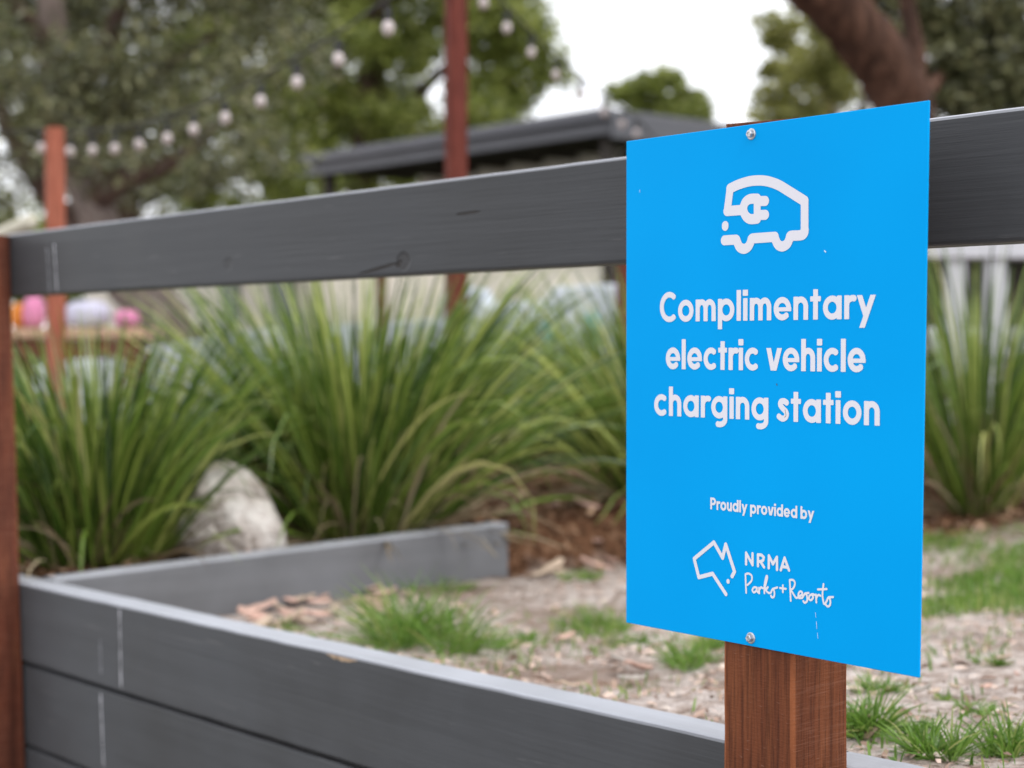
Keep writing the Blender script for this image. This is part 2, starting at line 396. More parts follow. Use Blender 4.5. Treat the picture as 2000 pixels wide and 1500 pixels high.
def post(name, P, mat, parent, seg=24, chips=()):
    """P: function z -> (x0, x1, y0, y1); slightly rough-sawn square post, local coordinates"""
    zs = np.linspace(P['z0'], P['z1'], seg + 1); V = []; Fc = []; rr = np.random.default_rng(P.get('seed', 1)); b = 0.0045
    for z in zs:
        x0, x1, y0, y1 = P['f'](z); a = lambda: (rr.random() - 0.5) * 0.0012
        x0 += a(); x1 += a(); y0 += a() * 0
        for q in ((x0 + b, y0), (x1 - b, y0), (x1 - b * .3, y0 + b * .3), (x1, y0 + b), (x1, y1 - b), (x1 - b, y1), (x0 + b, y1), (x0, y1 - b), (x0, y0 + b), (x0 + b * .3, y0 + b * .3)):
            V.append((q[0], q[1], z))
    R = 10
    for i in range(seg):
        for q in range(R):
            q2 = (q + 1) % R; Fc.append((i * R + q, i * R + q2, (i + 1) * R + q2, (i + 1) * R + q))
    Fc.append(tuple(range(R))[::-1]); Fc.append(tuple(range(seg * R, (seg + 1) * R)))
    for i in range(seg * R, (seg + 1) * R):                  # rough cut top, a touch out of level
        x, y, z = V[i]; V[i] = (x, y, z + (x - 0.2) * P.get('slant', 0) + (rr.random() - 0.5) * 0.002)
    return pyd(name, V, Fc, mat, parent)
s0 = sdp(1412, 1380, 0.004)[0]; s1 = sdp(1549, 1380, 0.004)[0]
post('post', dict(z0=-0.1, z1=1.2548, f=lambda z: (s0, s1, 0.0042, 0.1035), seed=2, slant=-0.03), M['post'], fence, 40)
la = sdp(20, 470, 0.1035); lb = sdp(49, 1480, 0.1035)
lf = lambda z: la[0] + (z - la[1]) * (lb[0] - la[0]) / (lb[1] - la[1])
post('post', dict(z0=-0.1, z1=1.2475, f=lambda z: (lf(z) - 0.105, lf(z), 0.003, 0.1035), seed=5), M['post_left'], fence, 30)
# white dried paint runs on rail and wall
def drip(name, px, y0, y1, w, d, mat, parent, seed, lean=0):
    rr = np.random.default_rng(seed); n = 16; V = []; Fc = []
    for i in range(n + 1):
        y = y0 + (y1 - y0) * i / n; s, z = sdp(px + lean * i / n, y, d); h = w * (0.35 + 0.65 * rr.random()) * (1 if 0 < i < n else 0.2)
        V += [(s - h / 2, d - 0.0006, z), (s + h / 2, d - 0.0006, z)]
    for i in range(n): Fc.append((2 * i, 2 * i + 1, 2 * i + 3, 2 * i + 2))
    return pyd(name, V, Fc, mat, parent)
drip('paint_drip', 106, 474, 572, 0.006, RAIL_D0, M['drip'], rail_l, 1, 6)
drip('paint_drip', 92, 480, 574, 0.006, RAIL_D0, M['drip_dim'], rail_l, 2, 6)

# ------------------------------------------------------------------ retaining wall of wide charcoal boards
wall = empty('retaining_wall', F(0, 0), FROT, 'low retaining wall of wide charcoal painted boards below the fence rail', 'wall')
WD0, WD1 = 0.1045, 0.172
BH, GAP = 0.1785, 0.009
for bay, (a, b) in enumerate(((-4.6, 0.2165), (0.2185, 2.8))):
    for r in range(3):
        zt0 = wall_top(a) - r * (BH + GAP); zt1 = wall_top(b) - r * (BH + GAP)
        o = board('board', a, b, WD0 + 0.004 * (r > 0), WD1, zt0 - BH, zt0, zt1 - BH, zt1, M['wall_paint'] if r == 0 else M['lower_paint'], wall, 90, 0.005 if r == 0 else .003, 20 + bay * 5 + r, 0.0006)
        if bay == 0 and r == 0: top_board = o
        if bay == 0 and r == 1: mid_board = o
drip('paint_drip', 234, 1186, 1345, 0.0055, WD0, M['drip'], top_board, 5, 3)
drip('paint_drip', 196, 1245, 1318, 0.005, WD0, M['drip_dim'], top_board, 6, 2)
drip('paint_drip', 197, 1352, 1500, 0.0065, WD0 + 0.004, M['drip'], mid_board, 7, 6)
# splinter chipped out of the front top edge
sx, sz = sdp(668, 1276, WD0)
V = []; rr = np.random.default_rng(4)
for i in range(9):
    t = i / 8; x = sx - 0.045 + 0.09 * t; h = 0.006 * math.sin(math.pi * t) * (0.6 + 0.6 * rr.random())
    V += [(x, WD0 - 0.0008, wall_top(x) - 0.0045), (x, WD0 - 0.0008, wall_top(x) - 0.006 - h)]
pyd('chipped_edge', V, [(2 * i, 2 * i + 1, 2 * i + 3, 2 * i + 2) for i in range(8)], plain('raw_timber', (0.42, 0.30, 0.20, 1), 0.8, 0.2, 0.4, 60), top_board)

# return board running into the garden
ret = board('edging_board', 0, 1, 0, 0.068, 0, 1, 0, 1, M['wall_paint'], None, 40, 0.005, 31, 0.0012)
bpy.data.objects.remove(ret)
zr0 = 0.462; L = RET_D1 - 0.178
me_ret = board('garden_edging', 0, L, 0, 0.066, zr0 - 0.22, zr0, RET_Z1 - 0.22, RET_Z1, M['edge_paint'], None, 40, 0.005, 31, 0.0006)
me_ret.location = F(RET_S, 0.178); me_ret.rotation_euler = (0, 0, FROT + math.pi / 2)
tag(me_ret, 'short charcoal edging board jutting from the wall into the garden bed', 'edging')

# ------------------------------------------------------------------ the sign
sign = empty('sign', F(0, 0), FROT, 'bright blue information sign with white lettering bolted to a brown post', 'sign')
c4 = [sdp(1222.5, 1216, 0), sdp(1795, 1324, 0), sdp(1814, 196, 0), sdp(1223, 276, 0)]   # BL BR TR TL
T = 0.003
P8 = [(c4[0][0], 0, c4[0][1]), (c4[1][0], 0, c4[1][1]), (c4[1][0], T, c4[1][1]), (c4[0][0], T, c4[0][1]),
      (c4[3][0], 0, c4[3][1]), (c4[2][0], 0, c4[2][1]), (c4[2][0], T, c4[2][1]), (c4[3][0], T, c4[3][1])]
pn = box8('panel', P8, M['sign'], sign, 0.0006, 1)
pn.data.materials.append(plain('bare_aluminium_back', (0.55, 0.56, 0.58, 1), 0.4, 0.5, .05))
for p in pn.data.polygons:
    if p.normal.y > 0.9: p.material_index = 1

def sdf_strokes(strokes, X, Y):
    """strokes: list of (polyline (n,2), width, cap 'butt'|'round', clip(ymin,ymax)|None, closed)"""
    D = np.full(X.shape, 1e3)
    for P, w, cap, clip in strokes:
        P = np.asarray(P, float); h = w / 2; d = np.full(X.shape, 1e3)
        x0, y0 = P.min(0) - h - 2; x1, y1 = P.max(0) + h + 2
        ii = np.where((X[0] >= x0) & (X[0] <= x1))[0]; jj = np.where((Y[:, 0] >= y0) & (Y[:, 0] <= y1))[0]
        if len(ii) == 0 or len(jj) == 0: continue
        sl = np.s_[jj[0]:jj[-1] + 1, ii[0]:ii[-1] + 1]; x = X[sl]; y = Y[sl]; dd = np.full(x.shape, 1e3)
        n = len(P)
        for i in range(n - 1):
            a = P[i]; b = P[i + 1]; e = b - a; L = math.hypot(*e)
            if L < 1e-6: continue
            e = e / L; u = (x - a[0]) * e[0] + (y - a[1]) * e[1]; vv = np.abs((x - a[0]) * -e[1] + (y - a[1]) * e[0])
            ou = np.maximum(-u, u - L)
            dd = np.minimum(dd, np.where(ou <= 0, np.maximum(vv - h, -1e3), np.maximum(ou, vv - h)))
        closed = np.hypot(*(P[0] - P[-1])) < 1e-6
        for i in range(n):
            if (i in (0, n - 1)) and cap == 'butt' and not closed: continue
            dd = np.minimum(dd, np.hypot(x - P[i][0], y - P[i][1]) - h)
        if clip: dd = np.maximum(dd, np.maximum(clip[0] - y, y - clip[1]))
        D[sl] = np.minimum(D[sl], dd)
    return D
def fill_mesh(name, strokes, cell, mat, parent, yoff):
    """flat print: fills the union of the strokes (units mm on the sign plane) by marching squares"""
    A = np.concatenate([np.asarray(s[0]) for s in strokes]); wm = max(s[1] for s in strokes)
    gx = np.arange(A[:, 0].min() - wm, A[:, 0].max() + wm + cell, cell); gy = np.arange(A[:, 1].min() - wm, A[:, 1].max() + wm + cell, cell)
    X, Y = np.meshgrid(gx, gy); Dv = sdf_strokes(strokes, X, Y)
    V = []; Fc = []
    def add(p): V.append((p[0] / 1000, yoff, p[1] / 1000)); return len(V) - 1
    ins = Dv < 0
    for j in range(len(gy) - 1):
        full = ins[j, :-1] & ins[j, 1:] & ins[j + 1, :-1] & ins[j + 1, 1:]
        some = ins[j, :-1] | ins[j, 1:] | ins[j + 1, :-1] | ins[j + 1, 1:]
        i = 0; N = len(gx) - 1
        for i0 in np.where(some & ~full)[0]:
            q = [(i0, j), (i0 + 1, j), (i0 + 1, j + 1), (i0, j + 1)]; poly = []
            for t in range(4):
                a = q[t]; b = q[(t + 1) % 4]; da = Dv[a[1], a[0]]; db = Dv[b[1], b[0]]
                pa = (gx[a[0]], gy[a[1]]); pb = (gx[b[0]], gy[b[1]])
                if da < 0: poly.append(pa)
                if (da < 0) != (db < 0):
                    f = da / (da - db); poly.append((pa[0] + (pb[0] - pa[0]) * f, pa[1] + (pb[1] - pa[1]) * f))
            if len(poly) >= 3: Fc.append([add(p) for p in poly])
        idx = np.where(full)[0]
        if len(idx):
            for run in np.split(idx, np.where(np.diff(idx) > 1)[0] + 1):
                xa, xb = gx[run[0]], gx[run[-1] + 1]
                Fc.append([add((xa, gy[j])), add((xb, gy[j])), add((xb, gy[j + 1])), add((xa, gy[j + 1]))])
    return pyd(name, V, Fc, mat, parent)

def ell(cx, cy, rx, ry, a0, a1, n=28):
    t = np.radians(np.linspace(a0, a1, n)); return np.stack([cx + rx * np.cos(t), cy + ry * np.sin(t)], -1)
XH, W = 0.72, 0.190
H = W / 2
def glyph(ch):
    """geometric bold sans: list of (points, clip) in cap-height units, advance width"""
    ry = XH / 2 - H + 0.012; rx = 0.245; cy = XH / 2; cx = rx + H
    bowlw = 2 * (rx + H)
    if ch == 'o': return [(ell(cx, cy, rx, ry, 0, 360, 41), None)], bowlw
    if ch == 'c': return [(ell(cx, cy, rx, ry, 48, 312), None)], bowlw - 0.085
    if ch == 'e': return [(ell(cx, cy, rx, ry, 0, 318, 36), None), ([(H * .6, cy - 0.02), (2 * rx + H + H * .98, cy - 0.02)], (cy - 0.085, cy + 0.045))], bowlw
    if ch in 'ag': 
        st = [(ell(cx, cy, rx, ry, 0, 360, 41), None)]; x = 2 * rx + H + 0.01
        if ch == 'a': st.append(([(x, 0), (x, XH)], None))
        else:
            st.append((np.concatenate([[(x, XH), (x, -0.03)], ell(x - 0.235, -0.03, 0.235, 0.175, 0, -118, 14)[1:]]), None))
        return st, x + H
    if ch in 'dbpq':
        st = [(ell(cx + (0.01 if ch in 'bp' else 0), cy, rx, ry, 0, 360, 41), None)]; x = H if ch in 'bp' else 2 * rx + H + 0.01
        st.append(([(x, 0 if ch in 'db' else -0.27), (x, 1.0 if ch in 'db' else XH)], None))
        return st, bowlw + 0.01
    def arch(x0, w): 
        return np.concatenate([ell(x0 + w / 2, XH - H + 0.012 - 0.22, w / 2, 0.22, 180, 0, 20), [(x0 + w, 0)]])
    if ch in 'nh': return [([(H, 0), (H, XH if ch == 'n' else 1.0)], None), (arch(H, 0.375), None)], 0.375 + W
    if ch == 'm': return [([(H, 0), (H, XH)], None), (arch(H, 0.335), None), (arch(H + 0.335, 0.335), None)], 0.67 + W
    if ch == 'u':
        a = arch(H, 0.375); a[:, 1] = XH - a[:, 1]; return [(a, None), ([(H, XH), (H, 0.35)], None), ([(H + .375, 0), (H + .375, XH)], None)], 0.375 + W
    if ch == 'r': return [([(H, 0), (H, XH)], None), (ell(H + 0.21, XH - H + 0.012 - 0.22, 0.21, 0.22, 180, 68, 14), None)], 0.375
    if ch == 'l': return [([(H, 0), (H, 1.0)], None)], W
    if ch == 'i': return [([(H, 0), (H, XH)], None), ([(H, 0.81), (H, 1.0)], None), ([(H - .102, 0.905), (H + .102, 0.905)], (0.81, 1.0))], W
    if ch == 't': x = 0.19; return [([(x, 0), (x, 0.94)], None), ([(0, XH - 0.075), (2 * x, XH - 0.075)], (XH - 0.155, XH + 0.005))], 2 * x
    if ch == 'v': w = 0.44; return [([(H * .6, XH + .1), (H + w / 2 - .02, -0.1)], (0, XH)), ([(w + W * .7, XH + .1), (H * .7 + w / 2 + .0, -0.1)], (0, XH))], w + W * .85
    if ch == 'y':
        w = 0.46; return [([(H * .6, XH + .1), (w / 2 + H * 1.05, 0.06)], (0.0, XH)), ([(w + W * .75, XH + .1), (w / 2 - 0.085, -0.37)], (-0.27, XH))], w + W * .85
    if ch == 's':
        a = ell(0.235, XH - H + .012 - 0.165, 0.165, 0.165, 38, 250, 18); b = ell(0.235, H - .012 + 0.165, 0.17, 0.165, 70, -142, 18)
        p = np.array([(0.37, XH - 0.135), (0.30, XH - 0.092), (0.23, XH - 0.082), (0.15, XH - 0.10), (0.115, XH - 0.175), (0.15, XH - 0.25), (0.24, 0.385), (0.325, 0.32), (0.365, 0.235), (0.335, 0.135), (0.25, 0.083), (0.16, 0.088), (0.05, 0.155)])
        return [(catmull(p, 5), None)], 0.455
    if ch == 'C': return [(ell(0.43, 0.5, 0.335, 0.5 - H + 0.015, 48, 312, 34), None)], 0.73
    if ch == 'P': 
        return [([(H, 0), (H, 1.0)], None), (np.concatenate([[(H, 1 - H)], ell(0.33, 0.68, 0.225, 0.32 - H, 90, -90, 18), [(H, 0.36 + H)]]), None)], 0.65
    return [], 0.27
# perspective-correct placement: pixel bounds of each line are read on the sign plane
def mm(px, py): s, z = sdp(px, py, 0); return np.array([s * 1000, z * 1000])
def text_line(name, txt, pxl, pyl, pxr, pyr, cap_mm, gap=0.075, weight=1.0):
    """(pxl,pyl) baseline left, (pxr,pyr) baseline right in photo pixels"""
    a = mm(pxl, pyl); b = mm(pxr, pyr); x = 0; items = []
    for ch in txt:
        st, adv = glyph(ch); items.append((st, x)); x += adv + (gap if ch != ' ' else 0.0)
    total = x - gap; sx = (b[0] - a[0]) / total; z0 = (a[1] + b[1]) / 2; strokes = []
    for st, x0 in items:
        for pts, clip in st:
            p = np.asarray(pts, float); q = np.stack([a[0] + (p[:, 0] + x0) * sx, z0 + p[:, 1] * cap_mm], -1)
            cz = None if clip is None else (z0 + clip[0] * cap_mm, z0 + clip[1] * cap_mm)
            strokes.append((q, W * cap_mm * weight, 'butt', cz))
    return fill_mesh(name, strokes, 0.42, M['print'], sign, -0.0005)
text_line('lettering', 'Complimentary', 1289, 629, 1709, 622, 35.5)
text_line('lettering', 'electric vehicle', 1301, 721, 1691, 726, 35.5)
text_line('lettering', 'charging station', 1278, 812, 1719, 830, 35.5)
text_line('lettering', 'Proudly provided by', 1388, 996, 1590, 1013.5, 13.8, 0.075, 1.06)
def tr(ox, oy, k, pts, smooth=0):
    p = np.array([mm(ox + x * k, oy + y * k) for x, y in pts]); return catmull(p, smooth) if smooth else p
Z1 = (1380, 310, 0.14)
van = [(tr(*Z1, [(500, 715), (292, 730)]), 11.8, 'round', None), (tr(*Z1, [(292, 730), (333, 415)]), 11.0, 'round', None),
       (tr(*Z1, [(333, 415), (450, 360), (600, 315), (745, 303), (870, 318), (1010, 368), (1150, 452), (1370, 590)], 6), 11.8, 'round', None),
       (tr(*Z1, [(1372, 590), (1372, 990)]), 11.0, 'round', None),
       (tr(*Z1, [(1372, 990), (1366, 1035), (1325, 1066), (1195, 1074)], 5), 11.6, 'round', None),
       (tr(*Z1, [(1195, 1074), (1168, 1085), (1158, 1125), (1125, 1190), (1060, 1224), (1000, 1197), (965, 1128), (953, 1095), (925, 1092), (645, 1112)], 6), 11.6, 'round', None),
       (tr(*Z1, [(645, 1112), (628, 1125), (618, 1165), (585, 1228), (525, 1258), (465, 1232), (432, 1165), (422, 1135), (395, 1130), (255, 1139)], 6), 11.6, 'round', None),
       (tr(*Z1, [(264, 932), (264, 944)]), 10.4, 'round', None),
       (tr(*Z1, [(710, 558), (610, 563), (545, 610), (518, 700), (545, 790), (610, 841), (710, 836)], 6), 11.6, 'round', None),
       (tr(*Z1, [(710, 558), (710, 836)]), 10.4, 'round', None),
       (tr(*Z1, [(710, 592), (822, 590)]), 11.4, 'round', None), (tr(*Z1, [(710, 786), (822, 783)]), 11.4, 'round', None)]
fill_mesh('van_emblem', van, 0.42, M['print'], sign, -0.0005)
Z2 = (1300, 950, 0.2)
W4 = 4.8
emblem = [(tr(*Z2, [(652, 878), (676, 832), (590, 566), (560, 698), (475, 546), (282, 706), (327, 887), (462, 852), (592, 1052)]), W4, 'round', None),
          (tr(*Z2, [(613, 924), (613, 930)]), 5.0, 'round', None)]
fill_mesh('map_emblem', emblem, 0.36, M['print'], sign, -0.0005)
w = 3.5
nr = [[(789, 758), (789, 648), (852, 766), (852, 656)], [(905, 776), (905, 666), (940, 670), (962, 692), (956, 720), (932, 734), (905, 730)], [(930, 734), (964, 788)],
      [(1010, 796), (1012, 676), (1051, 758), (1090, 690), (1091, 812)], [(1128, 816), (1165, 698), (1208, 818)], [(1142, 783), (1192, 790)]]
fill_mesh('lettering', [(tr(*Z2, p), w, 'round', None) for p in nr], 0.3, M['print'], sign, -0.0005)
sw = 2.45
scr = [[(790, 1038), (786, 950), (783, 858)], [(783, 858), (812, 850), (843, 872), (842, 920), (803, 962)],
       [(892, 988), (868, 985), (850, 1010), (864, 1035), (888, 1018), (894, 988), (896, 1022), (914, 1040)],
       [(914, 1040), (915, 990), (918, 1042)], [(918, 1012), (934, 986), (952, 994)],
       [(968, 1042), (968, 970), (986, 880), (996, 892), (972, 990)], [(970, 1012), (1002, 984), (984, 1014), (1010, 1040), (1030, 1038)],
       [(1030, 1038), (1052, 1000), (1066, 1040), (1060, 1078), (1040, 1082), (1032, 1066)], [(1052, 1000), (1094, 986)],
       [(1120, 992), (1178, 1000)], [(1148, 966), (1148, 1032)],
       [(1225, 1116), (1220, 1010), (1215, 914)], [(1215, 914), (1248, 914), (1266, 945), (1252, 990), (1222, 1012)], [(1226, 1010), (1256, 1058), (1278, 1088), (1300, 1080)],
       [(1300, 1072), (1332, 1060), (1336, 1034), (1316, 1026), (1300, 1052), (1306, 1088), (1338, 1088)],
       [(1338, 1088), (1368, 1044), (1386, 1084), (1384, 1120), (1362, 1136), (1348, 1120)], [(1368, 1044), (1400, 1040)],
       [(1432, 1052), (1408, 1068), (1404, 1100), (1424, 1110), (1444, 1084), (1432, 1052), (1466, 1062)],
       [(1470, 1056), (1473, 1090), (1475, 1132)], [(1474, 1090), (1494, 1060), (1516, 1068)],
       [(1545, 954), (1535, 1060), (1550, 1146), (1572, 1128)], [(1490, 1006), (1576, 1002)],
       [(1572, 1128), (1596, 1082), (1612, 1122), (1606, 1160), (1586, 1172), (1568, 1156)], [(1596, 1082), (1638, 1080)]]
fill_mesh('script_lettering', [(tr(*Z2, p, 6 if len(p) > 2 else 0), sw, 'round', None) for p in scr], 0.25, M['print'], sign, -0.0005)
# tiny scratches on the print
def fleck(pts, w):
    fill_mesh('scratch', [(np.array([mm(*p) for p in pts]), w, 'round', None)], 0.25, M['scratch'], sign, -0.00045)
for pts, w in (([(1593, 1196), (1594, 1206)], .5), ([(1595, 1214), (1596, 1228)], .6), ([(1597, 1236), (1598, 1247)], .5), ([(1611, 490), (1613, 492)], 1.6), ([(1250, 371), (1250, 376)], .6)): fleck(pts, w)
M['grit'] = plain('grey_scuff', (0.05, 0.12, 0.2, 1), 0.7, 0.2)
fill_mesh('scuff', [(np.array([mm(1517, 750), mm(1518, 752)]), 1.3, 'round', None)], 0.2, M['grit'], sign, -0.00045)
fill_mesh('scuff', [(np.array([mm(1534, 800), mm(1536, 812), mm(1533, 815)]), .5, 'round', None)], 0.2, plain('brown_scuff', (0.2, 0.15, 0.1, 1)), sign, -0.0007)
for (px, py) in ((1468, 262), (1467, 1246)):
    s, z = sdp(px, py, 0)
    Vw, Fw = lathe([(0.0066, 0), (0.0066, 0.0010), (0.0056, 0.0017)], 24)
    R = lambda V: [(x + s, -zz, y + z) for x, y, zz in V]
    bo = pyd('bolt', R(Vw), [f[::-1] for f in Fw], M['steel'], sign)
    Vh, Fh = lathe([(0.0044, 0.0017), (0.0044, 0.0050), (0.0036, 0.0058), (0.0022, 0.0058), (0.0018, 0.0050)], 6)
    pyd('bolt_head', R(Vh), [f[::-1] for f in Fh], M['steel'], bo)

# ------------------------------------------------------------------ strappy tussocks
def blades_data(n, base_r, lmin, lmax, tilt, width, seed, droop=1.0, segs=7, azr=(0, 2 * math.pi), flop=0.06):
    """vectorised arching strap leaves: returns V (n*(segs+1)*2,3), faces"""
    r = np.random.default_rng(seed)
    az = r.uniform(azr[0], azr[1], n); rb = base_r * np.sqrt(r.random(n)); 
    tl = np.abs(r.normal(0, 1, n)) * tilt * 0.6 + rb / max(base_r, 1e-6) * tilt * 0.5
    tl = np.clip(tl, 0.02, 1.35); L = r.uniform(lmin, lmax, n) * (1 - 0.18 * np.clip(tl - 0.5, 0, 1)); wd = width * r.uniform(0.65, 1.25, n)
    curl = (0.35 + 0.9 * r.random(n)) * droop * (0.35 + tl)
    fl = r.random(n) < flop; curl[fl] += r.uniform(1.2, 2.6, fl.sum())
    P = np.stack([np.cos(az) * rb, np.sin(az) * rb, np.zeros(n)], -1)
    hx, hy = np.cos(az + r.normal(0, .35, n)), np.sin(az + r.normal(0, .35, n))
    side = np.stack([-hy, hx, np.zeros(n)], -1); tw = r.normal(0, 0.9, n)
    V = np.zeros((n, segs + 1, 2, 3)); ds = L / segs
    for i in range(segs + 1):
        t = i / segs; a = tl + curl * t ** 2.2
        dirv = np.stack([hx * np.sin(a), hy * np.sin(a), np.cos(a)], -1)
        nrm = np.cross(side, dirv); sd_ = side * np.cos(tw + .8 * t)[:, None] + nrm * np.sin(tw + .8 * t)[:, None]
        wv = wd * (0.75 + 0.5 * t if t < .4 else 0.95) * (1 if t < 0.55 else max(0.06, 1 - ((t - .55) / .45) ** 1.6))
        V[:, i, 0] = P - sd_ * (wv / 2)[:, None]; V[:, i, 1] = P + sd_ * (wv / 2)[:, None]
        P = P + dirv * ds[:, None]
    V = V.reshape(-1, 3); k = (segs + 1) * 2
    q = np.array([(2 * i, 2 * i + 1, 2 * i + 3, 2 * i + 2) for i in range(segs)])
    Fi = (np.arange(n)[:, None, None] * k + q[None]).reshape(-1, 4)
    return V, Fi
def blades(name, mat, parent, *a, **k):
    V, Fi = blades_data(*a, **k); V[:, 2] = np.maximum(V[:, 2], 0.004)
    return link(name, fastmesh(name, V, Fi, 4), mat, parent, True)
M['strap'] = leafy('strap_leaf', [(0.0, (0.025, 0.055, 0.009)), (0.28, (0.062, 0.123, 0.017)), (0.55, (0.130, 0.214, 0.032)), (0.78, (0.248, 0.325, 0.062)), (0.92, (0.406, 0.467, 0.123)), (1.0, (0.542, 0.520, 0.209))], 0.30, 0.22, 0.6)
M['dry'] = leafy('dry_leaf', [(0.0, (0.14, 0.095, 0.055)), (0.5, (0.26, 0.20, 0.12)), (1.0, (0.40, 0.33, 0.22))], 0.6, 0.15, 0.3)
def tussock(px, py, label, n, lmin, lmax, tilt, base_r, seed, nl=36, dz=0.0, width=0.0100, loc=None, droop=1.0):
    g = ground_pt(px, py) if loc is None else np.array([loc[0], loc[1], float(soil_z(*inv(loc)))])
    t = empty('strappy_tussock', (g[0], g[1], g[2] - 0.01), 0, label, 'plant', 'strappy tussocks in the garden bed')
    tag(blades('leaf_mass', M['strap'], t, n, base_r, lmin, lmax, tilt, width, seed, droop), kind='stuff')
    tag(blades('dead_leaf_skirt', M['dry'], t, n // 4, base_r * 1.25, lmin * .4, lmax * .65, tilt * 2.2, width * .7, seed + 1, 1.5), kind='stuff')
    for q in range(nl):                                     # outer leaves that can be told apart one by one
        blades('leaf', M['strap'], t, 1, base_r, lmin * .85, lmax, tilt * 1.35, width * 1.2, seed * 100 + q, 1.15, flop=0.25)
    return t
TB = [tussock(175, 1085, 'dense green strappy tussock beside the left brown post', 700, 0.48, 0.76, 0.50, 0.17, 41, loc=at(185, 1000, 4.3)),
      tussock(715, 1040, 'largest green strappy tussock, in the middle behind the edging board', 1050, 0.58, 0.98, 0.54, 0.20, 42, loc=at(700, 1000, 4.75)),
      tussock(1290, 960, 'green strappy tussock half hidden behind the left edge of the sign', 620, 0.55, 0.92, 0.62, 0.16, 43, loc=at(1300, 950, 5.35)),
      tussock(1905, 975, 'green strappy tussock in brown mulch to the right of the sign', 230, 0.66, 1.14, 0.42, 0.10, 44, loc=at(1910, 960, 5.6), width=0.0115)]
for i, (x, Y, sc_) in enumerate(((1480, 6.3, 1.0), (1030, 6.6, 0.9), (380, 5.6, 0.62), (2150, 5.9, .9))):
    tussock(0, 0, ['strappy tussock standing further back behind the sign panel', 'pale distant tussock between the middle clump and the sign', 'low far tussock filling the gap between the two left clumps', 'strappy tussock cut off by the right edge of the picture'][i],
            420, 0.5 * sc_, 0.9 * sc_, 0.55, 0.15, 60 + i, 12, loc=at(x, 900, Y))

# pale rock between the two left tussocks
def rock(name, loc, size, seed, mat, label):
    bm = bmesh.new(); bmesh.ops.create_icosphere(bm, subdivisions=4, radius=1.0); r = np.random.default_rng(seed)
    dirs = r.normal(size=(26, 3)); dirs /= np.linalg.norm(dirs, axis=1)[:, None]; off = r.uniform(0.62, 0.95, 26)
    for v in bm.verts:
        p = np.array(v.co); d = dirs @ p; f = 1.0
        for q in range(26):
            if d[q] > 0: f = min(f, off[q] / d[q])
        p = p * f * (1 + 0.03 * (r.random() - .5)); v.co = (p[0] * size[0], p[1] * size[1], p[2] * size[2]); q = 1 - .35 * max(0, v.co.z / size[2]); v.co.x *= q; v.co.y *= q
    me = bpy.data.meshes.new(name); bm.to_mesh(me); bm.free()
    o = link(name, me, mat, None, False, loc); tag(o, label, 'rock'); return o
k = NT('pale_stone', 0.9, 0.2); v = k.coord()
k.col(k.ramp(k.noise(v, 16, 6, 0.7), [(0.36, (0.24, 0.20, 0.17)), (0.47, (0.60, 0.54, 0.50)), (0.60, (0.76, 0.72, 0.68))])); k.bump(k.noise(v, 34, 5), 0.02, 1.0); M['stone'] = k.m
rk = at(450, 1000, 4.36); rock('rock', (rk[0], rk[1], float(soil_z(*inv(rk))) + 0.085), (0.175, 0.12, 0.18), 8, M['stone'], 'pale rough rock between the two left tussocks')

# ------------------------------------------------------------------ litter, mulch, grass
def chips(name, n, sfun, smin, smax, mat, seed, label=None, thick=0.25, lift=0.004):
    """bent flakes lying on the soil, one object"""
    r = np.random.default_rng(seed); V = []; Fc = []
    S_, D_ = sfun(n, r); n = len(S_); Z_ = soil_z(S_, D_)
    L = r.uniform(smin, smax, n) * r.uniform(.6, 1.3, n); Wd = L * r.uniform(0.15, 0.5, n); az = r.uniform(0, 6.28, n); pit = r.normal(0, .28, n); rol = r.normal(0, .35, n)
    VV = np.zeros((n, 6, 3))
    loc = np.array([(-.5, -.35, 0), (0, -.5, .12), (.5, -.25, 0), (.5, .3, .02), (0, .5, .16), (-.5, .3, 0.02)])
    for q in range(6):
        x = loc[q, 0] * L; y = loc[q, 1] * Wd; z = loc[q, 2] * L * r.uniform(.5, 1.6, n) + np.abs(x) * 0
        z2 = z * np.cos(rol) + y * np.sin(rol); y2 = y * np.cos(rol); z3 = z2 + x * np.sin(pit); x2 = x * np.cos(pit)
        VV[:, q] = np.stack([S_ + x2 * np.cos(az) - y2 * np.sin(az), D_ + x2 * np.sin(az) + y2 * np.cos(az), Z_ + lift + z3 * .8 + np.abs(np.sin(pit)) * L * .3], -1)
    base = np.arange(n)[:, None, None] * 6; q = np.array([(0, 1, 4, 5), (1, 2, 3, 4)])
    o = link(name, fastmesh(name, VV.reshape(-1, 3), (base + q[None]).reshape(-1, 4), 4), mat)
    o.location = F(0, 0); o.rotation_euler = (0, 0, FROT); return tag(o, label, None, None, 'stuff')
M['chips'] = leafy('bark_litter', [(0.0, (0.130, 0.078, 0.055)), (0.35, (0.312, 0.215, 0.163)), (0.65, (0.546, 0.390, 0.319)), (0.9, (0.728, 0.572, 0.481)), (1.0, (0.780, 0.676, 0.585))], 0.8, 0.05, 0.2)
M['mulch'] = leafy('bark_mulch', [(0.0, (0.055, 0.028, 0.017)), (0.4, (0.15, 0.075, 0.042)), (0.75, (0.28, 0.155, 0.09)), (1.0, (0.45, 0.30, 0.20))], 0.85, 0.03, 0.2)
def area(s0, s1, d0, d1): return lambda n, r: (r.uniform(s0, s1, n), r.uniform(d0, d1, n))
o = chips('leaf_litter', 15000, area(-1.9, 2.4, 0.20, 3.2), 0.008, 0.028, M['chips'], 5); tag(o, 'small bark flakes and dry leaf litter scattered over the sandy soil', 'litter')
